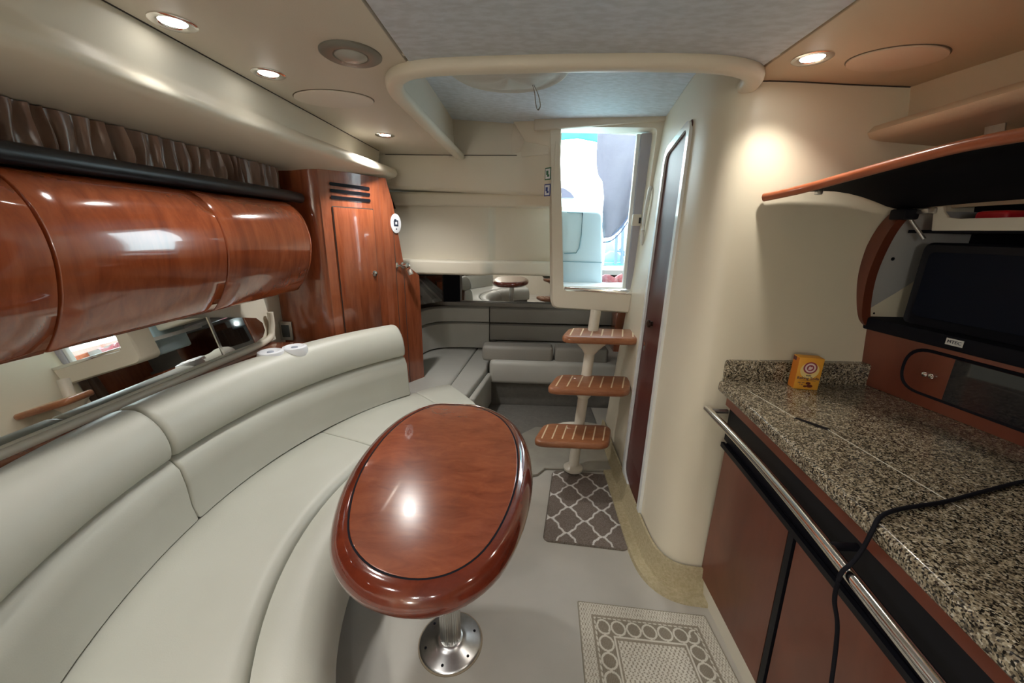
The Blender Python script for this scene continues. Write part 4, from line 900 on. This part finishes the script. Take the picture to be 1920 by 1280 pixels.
# ------------------------------------------------------------------ lamps, speakers, hatch shade
GREYM = mk('brushed_nickel_ring', (.20, .195, .17), .4, metal=.15)
DN = Vector((0, 0, -1))
labs = ['recessed downlight in the left ceiling panel, nearest the camera', 'recessed downlight in the left ceiling panel, beside the grey dome lamp', 'recessed downlight at the aft end of the left ceiling panel', 'recessed downlight in the tan right ceiling panel']
for i, (x, y, w, c, ty, tx) in enumerate(DOWNLIGHTS):
    lb = labs[i] if i < 4 else ['added fill downlight, unseen, forward of the locker', 'added fill downlight, unseen, above the worktop', 'added fill downlight, unseen, above the berth, left', 'added fill downlight, unseen, above the berth, right'][i-4]
    e = empty('downlight', (x, y, CZ), lb, 'light', 'ceiling downlights')
    lathe('trim_ring', (x, y, CZ), [(.052, 0), (.052, .003), (.046, .006), (.034, .004), (.030, .0005)], CHROME, e, 28, DN)
    lathe('lens', (x, y, CZ+.0), [(.030, 0), (.030, .0015), (.012, .003)], BULB, e, 20, DN)
    add_spot((x, y, CZ-.02), w, c, *((116, 1.0, .02) if i == 3 else ()), rot=(math.radians(tx), math.radians(ty), 0))
dm = empty('dome_lamp', (-.54, 1.31, CZ), 'round grey unlit dome lamp in the left ceiling panel', 'light')
lathe('ring', (-.54, 1.31, CZ), [(.088, 0), (.088, .004), (.078, .010), (.052, .008), (.048, .004)], GREYM, dm, 40, DN)
lathe('lens', (-.54, 1.31, CZ), [(.048, .002), (.046, .008), (.036, .014), (.018, .018), (.004, .019)], mk('frosted_lens', (.36, .35, .32), .25), dm, 32, DN)
for (x, y, a, b, lab, m_) in ((-.79, 1.715, .155, .105, 'flush oval speaker cover in the left ceiling panel', mk('speaker_cloth', (.74, .68, .60), .7)), (1.045, 1.33, .125, .085, 'flush oval speaker cover in the tan right ceiling panel', mk('tan_speaker_cloth', (.66, .54, .41), .7))):
    e = empty('speaker_cover', (x, y, CZ), lab, 'speaker')
    prism('gap_ring', ell(Vector((x, y, CZ)), Vector((1, 0, 0)), Vector((0, 1, 0)), a+.003, b+.003, 48), (0, 0, -.0012), mk('ring_gap', (.16, .13, .09), .8), e)  # dark gap line round the cover
    prism('cover', ell(Vector((x, y, CZ-.001)), Vector((1, 0, 0)), Vector((0, 1, 0)), a, b, 48), (0, 0, -.005), m_, e, .002)
hc_ = Vector((-.10, 1.83, RZ))
hsd = empty('hatch_shade', hc_, 'round pale fabric hatch shade with a pull strap in the raised ceiling', 'shade')
rows = []
for k, (r, h) in enumerate([(.25, 0), (.25, .012), (.236, .020), (.222, .014), (.19, .020), (.13, .030), (.06, .034), (.005, .034)]):
    rows.append([hc_+Vector((r*math.cos(a)*1.0, r*math.sin(a), -h+(.004*math.sin(a*7+k) if 3 < k < 7 else 0))) for a in [2*PI*q/48 for q in range(48)]])
loft('fabric', rows, mk('shade_fabric', (.55, .54, .50), .6, bump=(14, .4, .01)), hsd, ring=True, cap=True, smooth=60)
s_c = cr([(.0, 1.93, 2.075), (.012, 1.95, 2.05), (.018, 1.96, 2.01), (.028, 1.97, 1.985), (.04, 1.965, 2.0), (.028, 1.95, 2.04), (.006, 1.935, 2.075)], 5)
sweep('strap', s_c, [(-.009, -.0015), (.009, -.0015), (.009, .0015), (-.009, .0015)], mk('grey_strap', (.30, .29, .26), .6), hsd, up=Vector((1, 0, .2)))

for i, (x, y, z, w) in enumerate(FILL_LAMPS):
    e = empty('fill_lamp', (x, y, z), ['added fill lamp, unseen, on the forward bulkhead, left', 'added fill lamp, unseen, on the forward bulkhead, right'][i], 'lamp', 'added fill lamps')
    lathe('wall_plate', (x, -1.92, z), [(.05, 0), (.05, .01), (.02, .02), (.012, .05)], CHROME, e, 24, Vector((0, 1, 0)))
    l = bpy.data.lights.new('fill_bulb', 'POINT'); l.energy = w; l.color = COOL; l.shadow_soft_size = .09
    o = bpy.data.objects.new('fill_bulb', l); COL.objects.link(o); o.location = (x, -1.80, z)
l = bpy.data.lights.new('berth_fill_lamp', 'POINT'); l.energy = .7; l.color = WARM; l.shadow_soft_size = .02  # hidden fill light added to brighten the aft berth
o = bpy.data.objects.new('berth_fill_lamp', l); COL.objects.link(o); o.location = (.50, 3.25, 1.0)
